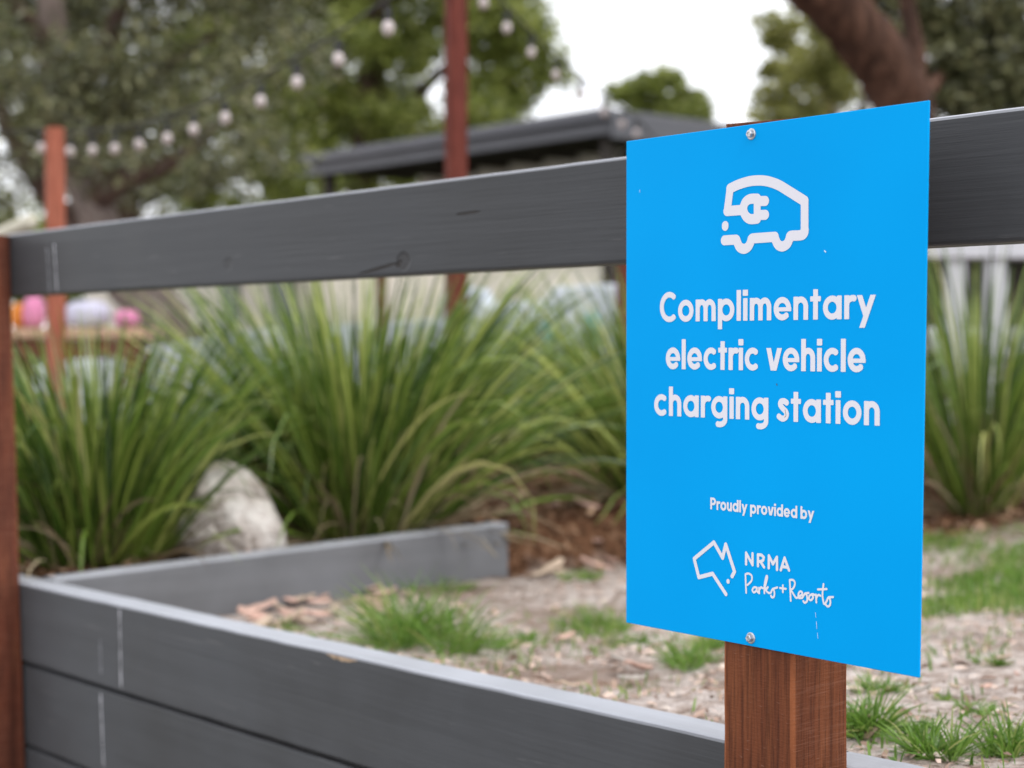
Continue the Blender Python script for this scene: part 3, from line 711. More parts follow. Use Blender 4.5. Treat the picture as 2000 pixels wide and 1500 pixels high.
def bed(n, r):
    a, b = r.uniform(-4.6, 0.3, n * 3), r.uniform(1.3, 6.2, n * 3)
    ok = (a < -2.03 + 0.42 * np.maximum(b - 1.9, 0) + r.normal(0, .05, n * 3)) & ((b > RET_D1) | (a < RET_S - .09)); return a[ok][:n], b[ok][:n]
o = chips('bark_mulch', 16000, bed, 0.018, 0.055, M['mulch'], 6, thick=.4); tag(o, 'brown bark mulch spread round the tussock bases', 'mulch')
o = chips('bark_mulch', 2600, lambda n, r: (r.uniform(-3.2, RET_S - .08, n), r.uniform(0.25, 2.4, n)), 0.02, 0.06, M['mulch'], 16); tag(o, 'brown bark mulch behind the edging board on the left', 'mulch')
# larger curled bark pieces: each its own thing
def bark_piece(px, py, L, seed, mat, where):
    r = np.random.default_rng(seed); g = ground_pt(px, py); w = L * r.uniform(.28, .45); V = []; Fc = []; nx, ny = 6, 4
    for i in range(nx + 1):
        for j in range(ny + 1):
            u_ = i / nx - .5; v_ = j / ny - .5; ww = w * (1 - 0.7 * abs(u_) ** 1.5 * 2 * .6) * (1 + .15 * (r.random() - .5))
            V.append((u_ * L, v_ * ww, 0.008 + L * (0.16 * (0.25 - v_ * v_) * 2 + .18 * u_ * u_) + r.normal(0, .0012)))
    for i in range(nx):
        for j in range(ny):
            a = i * (ny + 1) + j; Fc.append((a, a + ny + 1, a + ny + 2, a + 1))
    o = pyd('bark_piece', V, Fc, mat, None, True)
    m = o.modifiers.new('thick', 'SOLIDIFY'); m.thickness = 0.003
    o.location = (g[0], g[1], g[2] + .010); o.rotation_euler = (r.normal(0, .25), r.normal(0, .2), r.uniform(0, 6.28))
    tag(o, 'curled pinkish bark piece lying on the soil ' + where, 'bark', 'loose bark pieces on the soil'); return o
M['barkp'] = [plain('bark_piece_%s' % n, c, 0.8, 0.2, 0.25, 30) for n, c in (('pink', (0.60, 0.40, 0.33, 1)), ('tan', (0.55, 0.43, 0.33, 1)), ('grey', (0.42, 0.38, 0.34, 1)))]
rb = np.random.default_rng(77)
for i in range(40):
    bx_ = rb.uniform(470, 800); ft = rb.uniform(.12, .92)
    bark_piece(bx_, (1180 - .11 * (bx_ - 405)) * (1 - ft) + (1180 + .19 * (bx_ - 405)) * ft, rb.uniform(.03, .085), 300 + i, M['barkp'][i % 2], 'in front of the edging board')
for i in range(9):
    bark_piece(rb.uniform(1060, 1220), rb.uniform(1060, 1130), rb.uniform(.05, .10), 340 + i, M['barkp'][i % 2], 'near the mulch left of the sign')
for i in range(9):
    bark_piece(rb.uniform(850, 1300), rb.uniform(1150, 1360), rb.uniform(.03, .06), 360 + i, M['barkp'][i % 3], 'on bare sand behind the wall')
for i in range(9):
    bark_piece(rb.uniform(1680, 1990), rb.uniform(1240, 1440), rb.uniform(.018, .035), 380 + i, M['barkp'][i % 3], 'at the lower right of the sign')

M['grass'] = leafy('young_grass', [(0.0, (0.072, 0.156, 0.020)), (0.5, (0.138, 0.269, 0.037)), (0.85, (0.228, 0.362, 0.068)), (1.0, (0.432, 0.425, 0.165))], 0.42, 0.35, 0.4)
def tuft(px, py, rpx, hpx, n, label, seed):
    g = ground_pt(px, py); k_ = g[1] / FPX; R_ = rpx * k_; Hh = hpx * k_
    r = np.random.default_rng(seed)
    parts_V, parts_F, o_ = [], [], 0
    m = max(4, n // 26)
    for q in range(m):
        a = r.uniform(0, 6.28); rr_ = R_ * math.sqrt(r.random()) * 0.85; V, Fi = blades_data(n // m, R_ * 0.16, Hh * .55, Hh * 1.25, 0.8, 0.0030, seed * 50 + q, 1.0, 4, flop=.04)
        x, y = rr_ * math.cos(a), rr_ * math.sin(a) * 1.3
        z = float(soil_z(*inv((g[0] + x, g[1] + y)))) - g[2]
        V = V * (1, 1, 1 - .5 * rr_ / R_) + np.array([x, y, z - .003]); parts_V.append(V); parts_F.append(Fi + o_); o_ += len(V)
    me = fastmesh('grass_tuft', np.concatenate(parts_V), np.concatenate(parts_F), 4)
    o = link('grass_tuft', me, M['grass'], None, True, (g[0], g[1], g[2])); tag(o, label, 'grass', 'green grass tufts on the soil'); return o
TUFTS = [(830, 1258, 110, 185, 640, 'largest bright green grass tuft, just behind the wall top'),
         (1165, 1232, 70, 85, 280, 'small green grass tuft by the lower left corner of the sign'),
         (1345, 1295, 60, 80, 220, 'thin grass tuft below the lower left edge of the sign'),
         (1690, 1430, 46, 120, 280, 'bright grass tuft right beside the brown sign post'),
         (1700, 1350, 50, 55, 150, 'wispy grass tuft on the sand below the sign corner'),
         (1825, 1365, 36, 26, 90, 'tiny low grass tuft on pale sand right of the post'),
         (1835, 1475, 60, 110, 260, 'grass tuft at the bottom edge right of the post'),
         (1955, 1470, 60, 110, 240, 'grass tuft in the bottom right corner'),
         (1930, 1300, 40, 40, 100, 'faint grass tuft at the right side on bare sand'),
         (1010, 1258, 60, 40, 130, 'sparse grass tuft right of the largest tuft'),
         (560, 1160, 30, 40, 60, 'little grass tuft among the pink bark pieces'),
         (860, 1148, 80, 40, 150, 'grass tuft at the foot of the edging board end'),
         (1110, 1130, 90, 36, 170, 'low grass tuft in front of the brown mulch'),
         (1230, 1260, 45, 40, 110, 'thin grass tuft under the left corner of the sign'),
         (1390, 1262, 40, 60, 120, 'grass tuft touching the left side of the sign post under the sign'),
         (930, 1262, 70, 60, 160, 'pale grass fringe at the right foot of the largest tuft'),
         (1770, 1440, 40, 60, 120, 'loose grass tuft between the post tuft and the bottom edge'),
         (1905, 1395, 50, 45, 110, 'flattened grass tuft above the bottom right corner')]
for i, t in enumerate(TUFTS): tuft(*t, 500 + i)
def lawn(n, seed, pts_fun, hmin, hmax, label):
    r = np.random.default_rng(seed); S_, D_ = pts_fun(n, r); keep = vnoise(S_ * 5 + 5, D_ * 5 + 2, 9) + r.normal(0, .16, n) > 0.45; S_, D_ = S_[keep], D_[keep]; n = len(S_)
    V, Fi = blades_data(n, 0.0, hmin, hmax, 0.8, 0.0036, seed + 1, 1.0, 3); k_ = 8
    V = V.reshape(n, k_, 3) + np.stack([S_, D_, soil_z(S_, D_) - .003], -1)[:, None]
    o = link('grass', fastmesh('grass', V.reshape(-1, 3), Fi, 4), M['grass'], None, True)
    o.location = F(0, 0); o.rotation_euler = (0, 0, FROT); tag(o, label, 'grass', None, 'stuff')
gl = [inv(ground_pt(*p)) for p in ((1800, 1050), (2050, 1030), (2050, 1210), (1800, 1215))]
def quadfun(q):
    q = np.array(q)
    return lambda n, r: (lambda a, b: tuple(((q[0] * ((1 - a) * (1 - b))[:, None] + q[1] * (a * (1 - b))[:, None] + q[2] * (a * b)[:, None] + q[3] * ((1 - a) * b)[:, None])).T))(r.random(n), r.random(n))
lawn(5200, 31, quadfun(gl), 0.02, 0.055, 'patchy green lawn grass to the right of the sign')
lawn(9000, 33, area(-1.5, 2.2, .25, 2.4), 0.012, 0.04, 'sparse short grass blades over the sandy soil')

# ------------------------------------------------------------------ trees
def leaf_cloud(clumps, seed, size, flat=0.5, aspect=0.35, hang=0.0):
    """clumps: (x,y,z,r,n); leaf-sized diamonds through the volume"""
    r = np.random.default_rng(seed); Ps = []
    for (x, y, z, rad, n) in clumps:
        m = max(4, int(n / 45)); d = r.normal(size=(m, 3)); d /= np.linalg.norm(d, axis=1)[:, None]
        sub = np.array([x, y, z]) + d * (rad * r.random(m) ** .45)[:, None] * np.array([1, 1, .8])   # twig ends
        idx = r.integers(0, m, n); Ps.append(sub[idx] + r.normal(size=(n, 3)) * rad * .24)
    P = np.concatenate(Ps); n = len(P)
    a = r.normal(size=(n, 3)); a[:, 2] = a[:, 2] * flat - hang; a /= np.linalg.norm(a, axis=1)[:, None]
    b = np.cross(a, r.normal(size=(n, 3))); b /= np.linalg.norm(b, axis=1)[:, None]
    L = size * r.uniform(.6, 1.3, n); Wd = L * aspect
    V = np.stack([P - a * L[:, None] / 2, P + b * Wd[:, None] / 2, P + a * L[:, None] / 2, P - b * Wd[:, None] / 2], 1).reshape(-1, 3)
    return V, np.arange(n * 4).reshape(-1, 4)
def tree(name, label, base, trunk, limbs, clumps, leafmat, barkmat, leafsize, seed, aspect=.35, hang=0.0, group='trees round the garden', trunkmat=None):
    t = empty(name, base, 0, label, 'tree', group); B = np.asarray(base, float)
    V, Fc = tube_data(catmull([p[:3] for p in trunk], 6) - B, catmull([[p[3]] for p in trunk], 6)[:, 0], 12, .16, seed)
    pyd('trunk', V, Fc, trunkmat or barkmat, t, True)
    for q, lm in enumerate(limbs):
        V, Fc = tube_data(catmull([p[:3] for p in lm], 5) - B, catmull([[p[3]] for p in lm], 5)[:, 0], 8, .14, seed + q)
        pyd('limb', V, Fc, barkmat, t, True)
    V, Fi = leaf_cloud(clumps, seed, leafsize, .6, aspect, hang)
    link('crown', fastmesh('crown', V - B, Fi, 4), leafmat, t)
    return t
def pt(px, py, Y, r): return (*at(px, py, Y), r)
def cl(px, py, Y, rpx, n): p = at(px, py, Y); return (*p, rpx * Y / FPX, n)
M['bark_red'] = bark('reddish_bark', (0.045, 0.028, 0.022), (0.12, 0.078, 0.062), (0.23, 0.165, 0.14))
M['bark_dark'] = bark('dark_brown_bark', (0.022, 0.013, 0.010), (0.075, 0.045, 0.034), (0.16, 0.10, 0.078))
M['bark_lean'] = bark('fissured_dark_bark', (0.018, 0.010, 0.008), (0.085, 0.043, 0.029), (0.27, 0.145, 0.10), 0.69)
M['bark_lit'] = bark('lit_pale_bark', (0.12, 0.09, 0.075), (0.26, 0.205, 0.18), (0.38, 0.32, 0.29))  # bright light on the lower trunk painted in as paler bark
M['leaf_dull'] = leafy('dull_grey_green_leaf', [(0.0, (0.043, 0.049, 0.023)), (0.45, (0.107, 0.116, 0.052)), (0.8, (0.196, 0.202, 0.091)), (1.0, (0.372, 0.355, 0.190))], 0.38, 0.18, 0.55)
M['leaf_mid'] = leafy('mid_green_leaf', [(0.0, (0.085, 0.112, 0.024)), (0.45, (0.195, 0.235, 0.048)), (0.8, (0.32, 0.36, 0.078)), (1.0, (0.45, 0.46, 0.16))], 0.4, 0.42, 0.5)
M['leaf_yellow'] = leafy('yellow_green_leaf', [(0.0, (0.125, 0.135, 0.036)), (0.45, (0.28, 0.285, 0.08)), (0.8, (0.41, 0.405, 0.125)), (1.0, (0.52, 0.48, 0.21))], 0.4, 0.42, 0.5)

# big dull grey-green tree on the left
r = np.random.default_rng(5)
ct = []
for i in range(95):
    px = r.uniform(-330, 560); py = r.uniform(-420, 330)
    lim = 330 if px < 420 else 330 - (px - 420) * 0.75
    if py > lim: py = r.uniform(-420, lim)
    Y = r.uniform(9.4, 12.2); ct.append(cl(px, py, Y, r.uniform(90, 150), 430))
for px, py in ((20, 390), (190, 370), (330, 360), (420, 330), (480, 300), (270, 330), (120, 330)): ct.append(cl(px, py, 12.6, 85, 420))
for px, py in ((150, -10), (230, 10), (300, 0), (60, 20), (180, 60)): ct.append(cl(px, py, 11.8, 80, 520))
gb = onz(360, 760, 0.45); 
tree('shade_tree', 'big dull grey-green tree with leaning pinkish trunk at the upper left', tuple(at(372, 830, 10.6) * (1, 1, 0) + np.array([0, 0, .45])),
     [(*(at(372, 830, 10.6) * (1, 1, 0)), .17), pt(330, 650, 10.6, .165), pt(245, 540, 10.6, .15), pt(180, 400, 10.6, .13), pt(130, 230, 10.7, .12), pt(105, 60, 10.8, .10), pt(90, -160, 11, .07)],
     [[pt(180, 400, 10.6, .10), pt(240, 350, 10.4, .08), pt(330, 320, 10.3, .05), pt(450, 220, 10.3, .025)], [pt(130, 230, 10.7, .08), pt(200, 100, 10.4, .06), pt(260, -40, 10.3, .035)],
      [pt(230, 500, 10.6, .09), pt(90, 380, 10.8, .07), pt(-20, 180, 10.9, .05), pt(-120, 20, 11, .03)], [pt(112, 110, 10.7, .06), pt(40, 20, 10.5, .045), pt(-60, -80, 10.4, .03)],
      [pt(150, 300, 10.7, .06), pt(260, 180, 10.9, .04), pt(430, 60, 11, .025)]],
     ct, M['leaf_dull'], M['bark_red'], 0.075, 101, .32, .25, trunkmat=M['bark_lit'])
# mid green trees behind
def crown_from(outline_fn, n, x0, x1, y0, y1, Y0, Y1, rpx, nl, seed):
    r = np.random.default_rng(seed); R = []; tries = 0
    while len(R) < n and tries < 9000:
        tries += 1; px = r.uniform(x0, x1); py = r.uniform(y0, y1)
        if outline_fn(px, py): R.append(cl(px, py, r.uniform(Y0, Y1), rpx * r.uniform(.7, 1.2), nl))
    return R
def right_edge(py): return np.interp(py, [-400, -120, 0, 60, 130, 175, 215, 260, 420], [860, 1000, 1065, 1090, 1118, 1100, 1030, 985, 920])
c2 = crown_from(lambda x, y: x < right_edge(y) - 30, 190, 430, 1130, -420, 345, 21, 26, 62, 330, 8)
for px, py in ((985, 40), (1010, 90), (960, 120), (1040, 120), (1075, 135), (1050, 70), (980, 180), (930, 60), (1010, 170)): c2.append(cl(px, py, 22, 52, 380))
tree('leafy_tree', 'bright mid green tree behind the tall brown pole and dark roof', tuple(at(700, 700, 23.5) * (1, 1, 0) + np.array([0, 0, .4])),
     [(*(at(700, 700, 23.5) * (1, 1, 0)), .3), pt(705, 500, 23.5, .27), pt(720, 250, 23.5, .22), pt(740, 0, 23.5, .15), pt(750, -250, 23.5, .08)],
     [[pt(712, 350, 23.5, .16), pt(820, 180, 23.5, .1), pt(960, 60, 23.5, .05), pt(1030, -40, 23.5, .03)], [pt(720, 250, 23.5, .14), pt(600, 60, 23.4, .08), pt(500, -100, 23.3, .04)], [pt(712, 330, 23.5, .14), pt(880, 240, 23, .08), pt(1040, 150, 22.8, .03)]],
     c2, M['leaf_mid'], M['bark_dark'], 0.13, 102, .5)
c2b = crown_from(lambda x, y: True, 80, -300, 640, -300, 430, 26, 30, 75, 420, 18)
tree('leafy_tree', 'green tree seen through the foliage at far left', tuple(at(250, 700, 28) * (1, 1, 0) + np.array([0, 0, .4])),
     [(*(at(250, 700, 28) * (1, 1, 0)), .3), pt(250, 450, 28, .25), pt(240, 250, 28, .18), pt(230, 60, 28, .1)], [[pt(248, 350, 28, .14), pt(380, 200, 28, .07), pt(520, 120, 28, .03)], [pt(244, 300, 28, .14), pt(80, 180, 28, .07), pt(-60, 120, 28, .03)]],
     c2b, M['leaf_mid'], M['bark_dark'], 0.2, 112, .5)
# rounded far tree
c3 = crown_from(lambda x, y: ((x - 1280) / 92) ** 2 + ((y - 232) / 82) ** 2 < 1, 60, 1180, 1380, 140, 330, 43, 46, 24, 340, 9)
tree('round_tree', 'small rounded far tree above the dark roof', tuple(at(1280, 700, 44.5) * (1, 1, 0) + np.array([0, 0, .4])),
     [(*(at(1280, 700, 44.5) * (1, 1, 0)), .3), pt(1280, 480, 44.5, .25), pt(1282, 300, 44.5, .15), pt(1280, 220, 44.5, .08)], [[pt(1281, 330, 44.5, .12), pt(1320, 260, 44.5, .06), pt(1345, 215, 44.5, .03)], [pt(1281, 340, 44.5, .12), pt(1240, 270, 44.5, .06), pt(1215, 225, 44.5, .03)]],
     c3, M['leaf_mid'], M['bark_dark'], 0.20, 103, .5)
# yellow green tree right of the sky gap
def left_edge(py): return np.interp(py, [-80, 20, 60, 110, 170, 230, 420], [1560, 1530, 1498, 1500, 1488, 1500, 1560])
c4_ = crown_from(lambda x, y: x > left_edge(y), 64, 1470, 1800, -20, 330, 22, 26, 42, 330, 10)
tree('leafy_tree', 'yellow-green tree with gaps between the white sky and the thick trunk', tuple(at(1640, 700, 24) * (1, 1, 0) + np.array([0, 0, .4])),
     [(*(at(1640, 700, 24) * (1, 1, 0)), .25), pt(1635, 450, 24, .22), pt(1620, 250, 24, .16), pt(1610, 90, 24, .08)], [[pt(1625, 330, 24, .1), pt(1560, 210, 24, .06), pt(1520, 120, 24, .03)], [pt(1625, 300, 24, .1), pt(1700, 180, 24, .06), pt(1730, 60, 24, .03)]],
     c4_, M['leaf_yellow'], M['bark_dark'], 0.125, 104, .5)
# near tree on the right with the thick leaning trunk
r = np.random.default_rng(15); c5 = []
for i in range(64):
    px = r.uniform(1850, 2350); py = r.uniform(-330, 190); c5.append(cl(px, py, r.uniform(9.6, 11.5), r.uniform(70, 120), 520))
for px, py in ((1830, 30), (1880, 110), (1900, 200), (1960, 150), (1850, 170), (1820, 100), (1950, 60), (1990, 210), (1930, 215), (1870, 220), (1840, 70), (1990, 110), (1910, 20), (1730, -10), (1790, 10), (1760, 45), (1700, -40), (1820, 190), (1850, 120), (1950, 190)): c5.append(cl(px, py, 9.8, 62, 420))
for i in range(22): c5.append(cl(r.uniform(1350, 1900), r.uniform(-480, -150), r.uniform(7.6, 9.4), 90, 380))
tree('leaning_tree', 'near tree with a thick dark brown trunk leaning across the upper right', tuple(at(1680, 900, 8.6) * (1, 1, 0) + np.array([0, 0, .45])),
     [(*(at(1680, 900, 8.6) * (1, 1, 0)), .30), pt(1712, 520, 8.6, .21), pt(1765, 260, 8.6, .165), pt(1738, 150, 8.5, .155), pt(1680, 65, 8.4, .15), pt(1600, -15, 8.3, .145), pt(1440, -150, 8.2, .12)],
     [[pt(1765, 250, 8.6, .10), pt(1790, 120, 8.8, .055), pt(1772, 0, 9, .045), pt(1770, -150, 9.2, .035)], [pt(1790, 200, 8.8, .06), pt(1860, 120, 10.2, .025), pt(1940, 20, 10.8, .012)], [pt(1560, -60, 8.3, .09), pt(1640, -180, 8.4, .06), pt(1740, -300, 8.6, .03)]],
     c5, M['leaf_dull'], M['bark_lean'], 0.085, 105, .32, .2)
# far trees that close the view behind the buildings
for i, (px, Y, w_, h_, lab) in enumerate(((60, 60, 330, 200, 'far green tree at the left end of the background row'), (620, 62, 260, 160, 'far green tree behind the cream cabin'),
                                          (1720, 48, 260, 200, 'far green tree behind the white railing'), (2020, 44, 240, 230, 'far green tree at the right end of the background row'))):
    cc = crown_from(lambda x, y: ((x - px) / w_) ** 2 + ((y - 560) / h_) ** 2 < 1, 34, px - w_, px + w_, 560 - h_, 680, Y, Y + 5, 55, 320, 30 + i)
    tree('leafy_tree', lab, tuple(at(px, 700, Y + 2) * (1, 1, 0) + np.array([0, 0, .4])), [(*(at(px, 700, Y + 2) * (1, 1, 0)), .3), pt(px, 620, Y + 2, .25), pt(px, 520, Y + 2, .12)], [], cc, M['leaf_mid'], M['bark_dark'], 0.36, 120 + i, .55)

# ------------------------------------------------------------------ background structures
M['fascia'] = plain('charcoal_fascia', (0.085, 0.085, 0.10, 1), 0.4, 0.5, 0.1, 2)
M['roof'] = plain('charcoal_roof_sheet', (0.06, 0.06, 0.07, 1), 0.45, 0.5, 0.1, 2)
M['soffit'] = plain('dark_soffit', (0.016, 0.014, 0.013, 1), 0.8, 0.2, 0.2, 2)
M['rafter'] = plain('brown_rafter', (0.05, 0.042, 0.036, 1), 0.7, 0.2, 0.2, 3)
M['cream'] = plain('cream_render', (0.70, 0.66, 0.58, 1), 0.8, 0.2, 0.08, 3)
M['glass'] = plain('dark_glass', (0.02, 0.022, 0.025, 1), 0.15, 0.6, 0.2, 1)
M['darkmetal'] = plain('dark_metal', (0.03, 0.03, 0.032, 1), 0.5, 0.4)
M['white'] = plain('white_paint', (0.60, 0.61, 0.66, 1), 0.5, 0.4, 0.05, 3)
M['paleblue'] = plain('pale_blue_grey_render', (0.60, 0.65, 0.72, 1), 0.6, 0.3, 0.07, 2)
cz = at(1190, 215, 16.0); co = np.array([cz[0], cz[1], 0.45]); RT = cz[2]
cab = empty('cabin', co, FROT, 'cream cabin with a wide charcoal roof and dark eaves behind the tall pole', 'building')
def lp(px, py):                                             # pixel -> local x on the front fascia plane
    rr_ = ray(px, py); t = (co[:2] @ UY) / (rr_[:2] @ UY); return (rr_[:2] * t - co[:2]) @ UX
XL = lp(602, 305); H0 = RT - 0.45
rf = box('roof', XL + .02, -.02, .02, 5.6, H0 - .05, H0 + .02, M['roof'], cab, .01, 1)
box('fascia', XL, 0, -.02, .018, H0 - .23, H0, M['fascia'], rf, .012, 2)
box('fascia', -.018, .02, .0185, 5.6, H0 - .27, H0 - .004, M['fascia'], rf, .012, 2)
box('gutter', XL, .1, -.13, -.022, H0 - .10, H0 + .015, M['fascia'], rf, .02, 2)
box('soffit', XL + .05, -.03, .03, 5.5, H0 - .12, H0 - .06, M['soffit'], rf, 0)
for i in range(9):
    x = XL + .25 + i * (-XL - .5) / 8; box('rafter', x - .03, x + .03, .03, 1.45, H0 - .21, H0 - .121, M['rafter'], rf, .004, 1)
wl = box('wall', XL + .3, -.35, 1.46, 5.2, 0, H0 - .125, M['cream'], cab, .01, 1)
for x0, x1, z0, z1 in ((XL + .9, XL + 1.7, .95, 1.9), (-2.6, -1.75, .2, 2.05)):
    wdw = box('window', x0, x1, 1.44, 1.5, z0, z1, M['glass'], cab, .004, 1)
    for a in (x0 - .05, x1): box('frame', a, a + .05, 1.41, 1.455, z0 - .05, z1 + .05, M['darkmetal'], wdw, .003, 1)
px_ = lp(992, 550)
box('downpipe', -1.28, -1.19, 1.36, 1.445, .25, H0 - .2, M['darkmetal'], cab, .01, 1)
for x in (XL + .2, -.2): box('column', x - .06, x + .06, .12, .24, 0, H0 - .215, M['rafter'], cab, .006, 1)

# cream cabin further left, seen under the rail
c0 = at(300, 650, 15.0); o2 = np.array([c0[0], c0[1], .45])
cv = empty('cabin', o2, FROT, 'low cream cabin with dark windows seen under the rail behind the leaning trunk', 'building')
box('wall', -1.4, 2.8, 0, 3, 0, 1.45, M['cream'], cv, .03, 2)
rf2 = box('roof', -1.6, 3.0, -.2, 3.2, 1.452, 1.58, M['roof'], cv, .02, 1)
for x0, x1, z0, z1 in ((1.25, 1.55, .75, 1.15), (2.05, 2.4, .55, 1.2), (.62, .98, .2, .72)):
    wd_ = box('window', x0, x1, -.03, .05, z0, z1, M['glass'] if x0 > 1 else M['rafter'], cv, .01, 1)
    box('sill', x0 - .04, x1 + .04, -.07, -.032, z0 - .05, z0, M['white'], wd_, .005, 1)

# stepped pale blue-grey low walls between the tussocks and the cabins
def pale_wall(label, pts, Y0, Y1, thick):
    """pts: photo (x, ytop, ybottom) along the wall; depth runs from Y0 to Y1"""
    n = len(pts); V = []
    for i, (px, yt, yb) in enumerate(pts):
        Y = Y0 + (Y1 - Y0) * i / (n - 1); a = at(px, yt, Y); b = np.array([a[0], a[1], .40])
        V += [a, b, a + [thick * .3, thick, 0], b + [thick * .3, thick, 0]]
    Fc = []
    for i in range(n - 1):
        j, q = 4 * i, 4 * i + 4
        Fc += [(j, j + 1, q + 1, q), (j, q, q + 2, j + 2), (j + 2, q + 2, q + 3, j + 3)]
    Fc += [(0, 2, 3, 1), (4 * n - 4, 4 * n - 3, 4 * n - 1, 4 * n - 2)]
    B = np.array([V[0][0], V[0][1], .40]); o = pyd('pale_wall', [v - B for v in V], Fc, M['paleblue'], None, False, B); tag(o, label, 'wall')
    m = o.modifiers.new('bevel', 'BEVEL'); m.width = .02; m.segments = 2; return o
pale_wall('sloping pale blue-grey low wall behind the left tussocks', [(20, 726, 760), (160, 700, 740), (330, 672, 715), (460, 650, 700), (520, 640, 690)], 10.0, 8.6, .22)
pale_wall('stepped pale blue-grey low wall left of the sign under the rail', [(640, 634, 700), (860, 622, 700), (868, 566, 700), (930, 560, 700), (944, 592, 700), (1062, 586, 700), (1074, 560, 700), (1240, 552, 700)], 9.4, 8.4, .25)
# teal bollards standing before that wall
M['teal'] = plain('teal_plastic', (0.06, 0.33, 0.42, 1), 0.4, 0.5, .1)
for i, (px, py, lab) in enumerate(((1072, 640, 'short teal bollard before the pale wall, left of the other one'), (1158, 622, 'short teal bollard nearest the sign edge before the pale wall'))):
    p = at(px, py, 8.0); hz = p[2] + .04
    V, Fc = lathe([(.05, 0), (.05, .02), (.036, .03), (.036, hz - .56), (.042, hz - .54), (.042, hz - .49), (.03, hz - .46), (.01, hz - .445)], 16)
    tag(pyd('bollard', V, Fc, M['teal'], None, True, (p[0], p[1], .44)), lab, 'bollard', 'teal bollards by the pale wall')

# tall brown pole and the other far posts
def far_post(px0, px1, ytop, Y, label, mat, rot=0.35, group='brown posts in the background'):
    a = at(px0, ytop, Y); b = at(px1, ytop, Y); w = (b[0] - a[0]) / 1.30; z0 = .40
    bm = bmesh.new(); me = bpy.data.meshes.new('timber_post'); 
    bmesh.ops.create_cube(bm, size=1.0); bmesh.ops.scale(bm, vec=(w, w, a[2] - z0), verts=bm.verts); bmesh.ops.translate(bm, vec=(0, 0, (a[2] - z0) / 2), verts=bm.verts)
    bmesh.ops.bevel(bm, geom=bm.edges[:], offset=.006, segments=2, affect='EDGES'); bm.to_mesh(me); bm.free()
    o = link('timber_post', me, mat); o.location = ((a[0] + b[0]) / 2, Y, z0); o.rotation_euler = (0, 0, rot); tag(o, label, 'post', group); return o
far_post(866, 914, -420, 6.9, 'tall red-brown square pole rising out of the top of the picture', M['far_post'])
far_post(84, 130, 250, 7.2, 'orange-brown post ending below the string of bulbs at left', M['far_post_orange'])
far_post(733, 757, 430, 9.2, 'thin red-brown far post hidden by the rail above the middle tussock', M['far_post'])
far_post(1203, 1240, 420, 8.2, 'red-brown far post just left of the sign edge under the rail', M['far_post'])

# string lights
k = NT('bulb_glass', 0.25, 0.5); k.col(k.ramp(k.noise(k.coord((30, 30, 30)), 1, 2), [(0.3, (0.48, 0.40, 0.385)), (0.7, (0.60, 0.54, 0.53))])); M['bulb'] = k.m
M['cable'] = plain('black_cable', (0.03, 0.03, 0.03, 1), 0.6, 0.3)
Vb, Fb = lathe([(.004, .0), (.013, -.004), (.0195, -.017), (.0210, -.028), (.019, -.040), (.012, -.050), (.003, -.054)], 14)
Vs, Fs = lathe([(.010, .045), (.013, .038), (.014, .004), (.012, -.004)], 10)
bulb_me = bpy.data.meshes.new('bulb'); bulb_me.from_pydata(Vb, [], Fb); bulb_me.shade_smooth(); bulb_me.materials.append(M['bulb'])
sock_me = bpy.data.meshes.new('socket'); sock_me.from_pydata(Vs, [], Fs); sock_me.materials.append(M['cable'])
def festoon(label, bulbs, ends, dy=0.045):
    P = [at(*ends[0])] + [at(px, py - 9 * 8 / Y, Y) + np.array([0, 0, .075]) for px, py, Y in bulbs] + [at(*e) for e in ends[1:]]
    B = P[len(P) // 2]; t = empty('string_lights', B, 0, label, 'lights', 'strings of festoon bulbs')
    V, Fc = tube_data(catmull(P, 5) - B, 0.006, 6); pyd('cable', V, Fc, M['cable'], t, True)
    for (px, py, Y) in bulbs:
        p = at(px, py, Y) - B + np.array([0, 0, .030])
        s_ = link('socket', sock_me, None, t, False, p); link('bulb', bulb_me, None, t, False, p)
    return t
b1 = [(80, 290), (137, 297), (181, 295), (224, 292), (272, 284), (327, 272), (378, 255), (440, 232), (509, 200), (580, 163), (661, 118), (758, 57)]
festoon('string of round white bulbs sagging from the left towards the tall pole', [(x, y, 8.6 - 3.2 * ((x - 80) / 700) ** .8) for x, y in b1], [(-120, 268, 9.0), (870, -40, 5.0)])
b2 = [(944, 8), (990, 56), (1038, 104), (1086, 148), (1134, 186), (1180, 220), (1215, 243), (1243, 261)]
festoon('second string of bulbs hanging in front of the dark roof towards the sign', [(x, y, 7.0 + 3.0 * (i / 7)) for i, (x, y) in enumerate(b2)], [(905, -40, 6.9), (1300, 285, 10.4), (1420, 330, 11)])
far_post(1400, 1440, 325, 11.0, 'red-brown post behind the sign that holds the second bulb string', M['far_post'])

# white railing right of the sign
wr0 = at(1760, 560, 9.0); wr = empty('white_railing', (wr0[0], wr0[1], .45), 0, 'white painted railing with thick posts under the rail to the right of the sign', 'railing')
def wb(name, px0, px1, y0, y1, d0=0.0, d1=.09):
    a = at(px0, y1, 9.0); b = at(px1, y0, 9.0); return box(name, a[0] - wr0[0], b[0] - wr0[0], d0, d1, a[2] - .45, b[2] - .45, M['white'], wr, .008, 2)
wb('beam', 1640, 2150, 455, 505, -.03, .12)
for a, b in ((1700, 1738), (1848, 1888), (1925, 1968), (2040, 2080)): wb('post', a, b, 505.5, 830)
wb('rail', 1640, 2150, 640, 690, .02, .07)
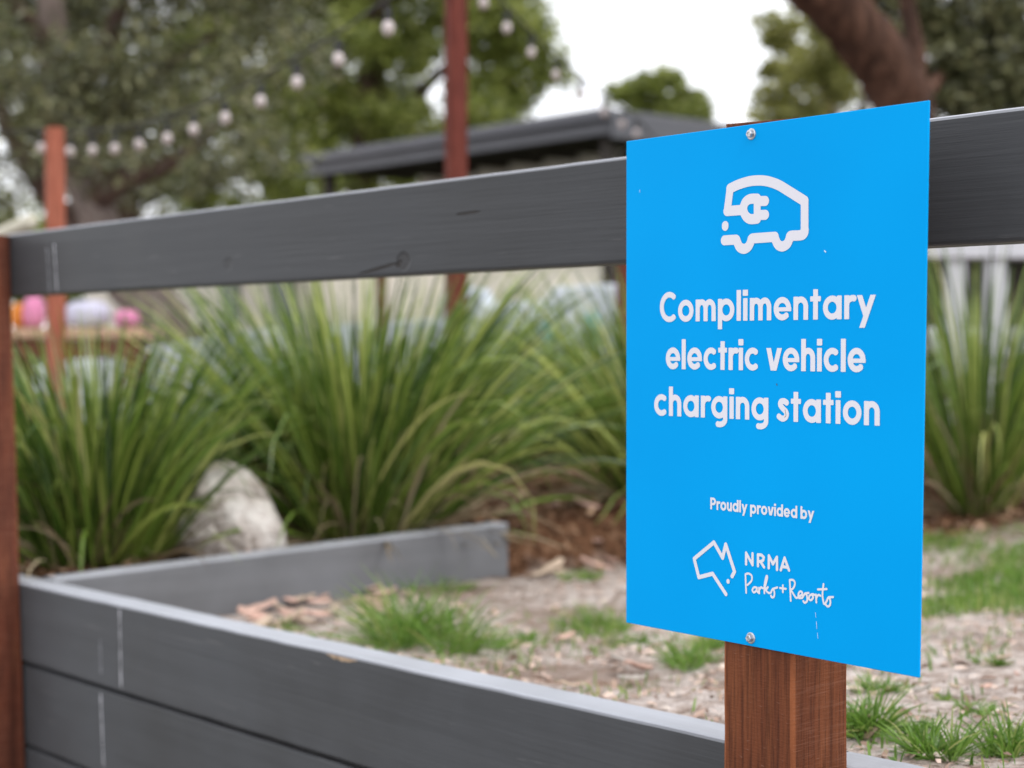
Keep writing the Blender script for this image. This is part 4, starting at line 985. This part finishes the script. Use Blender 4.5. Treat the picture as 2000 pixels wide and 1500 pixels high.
# dark timber shed behind the railing
sh = at(1880, 600, 11.5); shd = empty('shed', (sh[0], sh[1], .42), 0, 'dark timber shed behind the white railing', 'shed')
for i in range(13): box('plank', -1.2 + i * .2, -1.2 + i * .2 + .192, 0, .05, 0, 1.15, M['rafter'], shd, .004, 1)
box('roof', -1.3, 1.5, -.15, 1.6, 1.152, 1.22, M['roof'], shd, .01, 1)

# timber bench with pink and white cushions at far left
M['tan'] = plain('tan_timber', (0.46, 0.30, 0.20, 1), 0.6, 0.3, .15, 5)
M['pink'] = plain('pink_fabric', (0.60, 0.22, 0.37, 1), 0.8, 0.2, .15, 8)
M['lilac'] = plain('lilac_white_fabric', (0.50, 0.49, 0.60, 1), 0.8, 0.2, .15, 8)
M['orange'] = plain('orange_fabric', (0.55, 0.20, 0.04, 1), 0.8, 0.2, .1, 8)
bb = at(75, 645, 8.8); bn = empty('bench', (bb[0], bb[1], .44), 0, 'tan topped timber bench behind the left tussock', 'bench')
zt = bb[2] + .01 - .44
box('seat', -.18, .62, -.16, .20, zt - .055, zt, M['tan'], bn, .008, 2)
for x in (-.10, .52):
    for y in (-.10, .12): box('leg', x - .035, x + .035, y - .03, y + .03, 0, zt - .056, M['far_post'], bn, .004, 1)
box('apron', -.12, .56, -.14, -.105, zt - .16, zt - .057, M['far_post'], bn, .004, 1)
def cushion(px, py, Y, size, mat, label, rz=0):
    bm = bmesh.new(); bmesh.ops.create_icosphere(bm, subdivisions=3, radius=1.0)
    for v in bm.verts:
        p = np.array(v.co); p = np.sign(p) * np.abs(p) ** .72; v.co = (p[0] * size[0], p[1] * size[1], p[2] * size[2])
    me = bpy.data.meshes.new('cushion'); bm.to_mesh(me); bm.free()
    p = at(px, py, Y); o = link('cushion', me, mat, None, True, (p[0], p[1], .44 + zt + size[2] * .97)); o.rotation_euler = (0, 0, rz); return tag(o, label, 'cushion', 'cushions on the bench')
cushion(63, 0, 8.8, (.055, .07, .088), M['pink'], 'upright pink cushion left of the orange-brown post')
cushion(34, 0, 8.85, (.045, .06, .07), M['orange'], 'orange cushion beside the brown post at the far left')
cushion(168, 0, 8.75, (.12, .09, .075), M['lilac'], 'wide lilac-white cushion right of the orange-brown post')
cushion(245, 0, 8.7, (.062, .08, .05), M['pink'], 'low pink cushion at the right end of the bench')
# pale log rail at the far left above the rail end
pa, pb = at(-60, 486, 7.6), at(60, 433, 7.0)
V, Fc = tube_data([pa, (pa + pb) / 2, pb], [.035, .034, .033], 12, .05)
B = pa.copy(); tag(pyd('log', [np.array(v) - B for v in V], Fc, plain('pale_weathered_wood', (0.55, 0.52, 0.43, 1), .8, .2), None, True, B), 'pale round log rail end at the far left above the fence post', 'log')
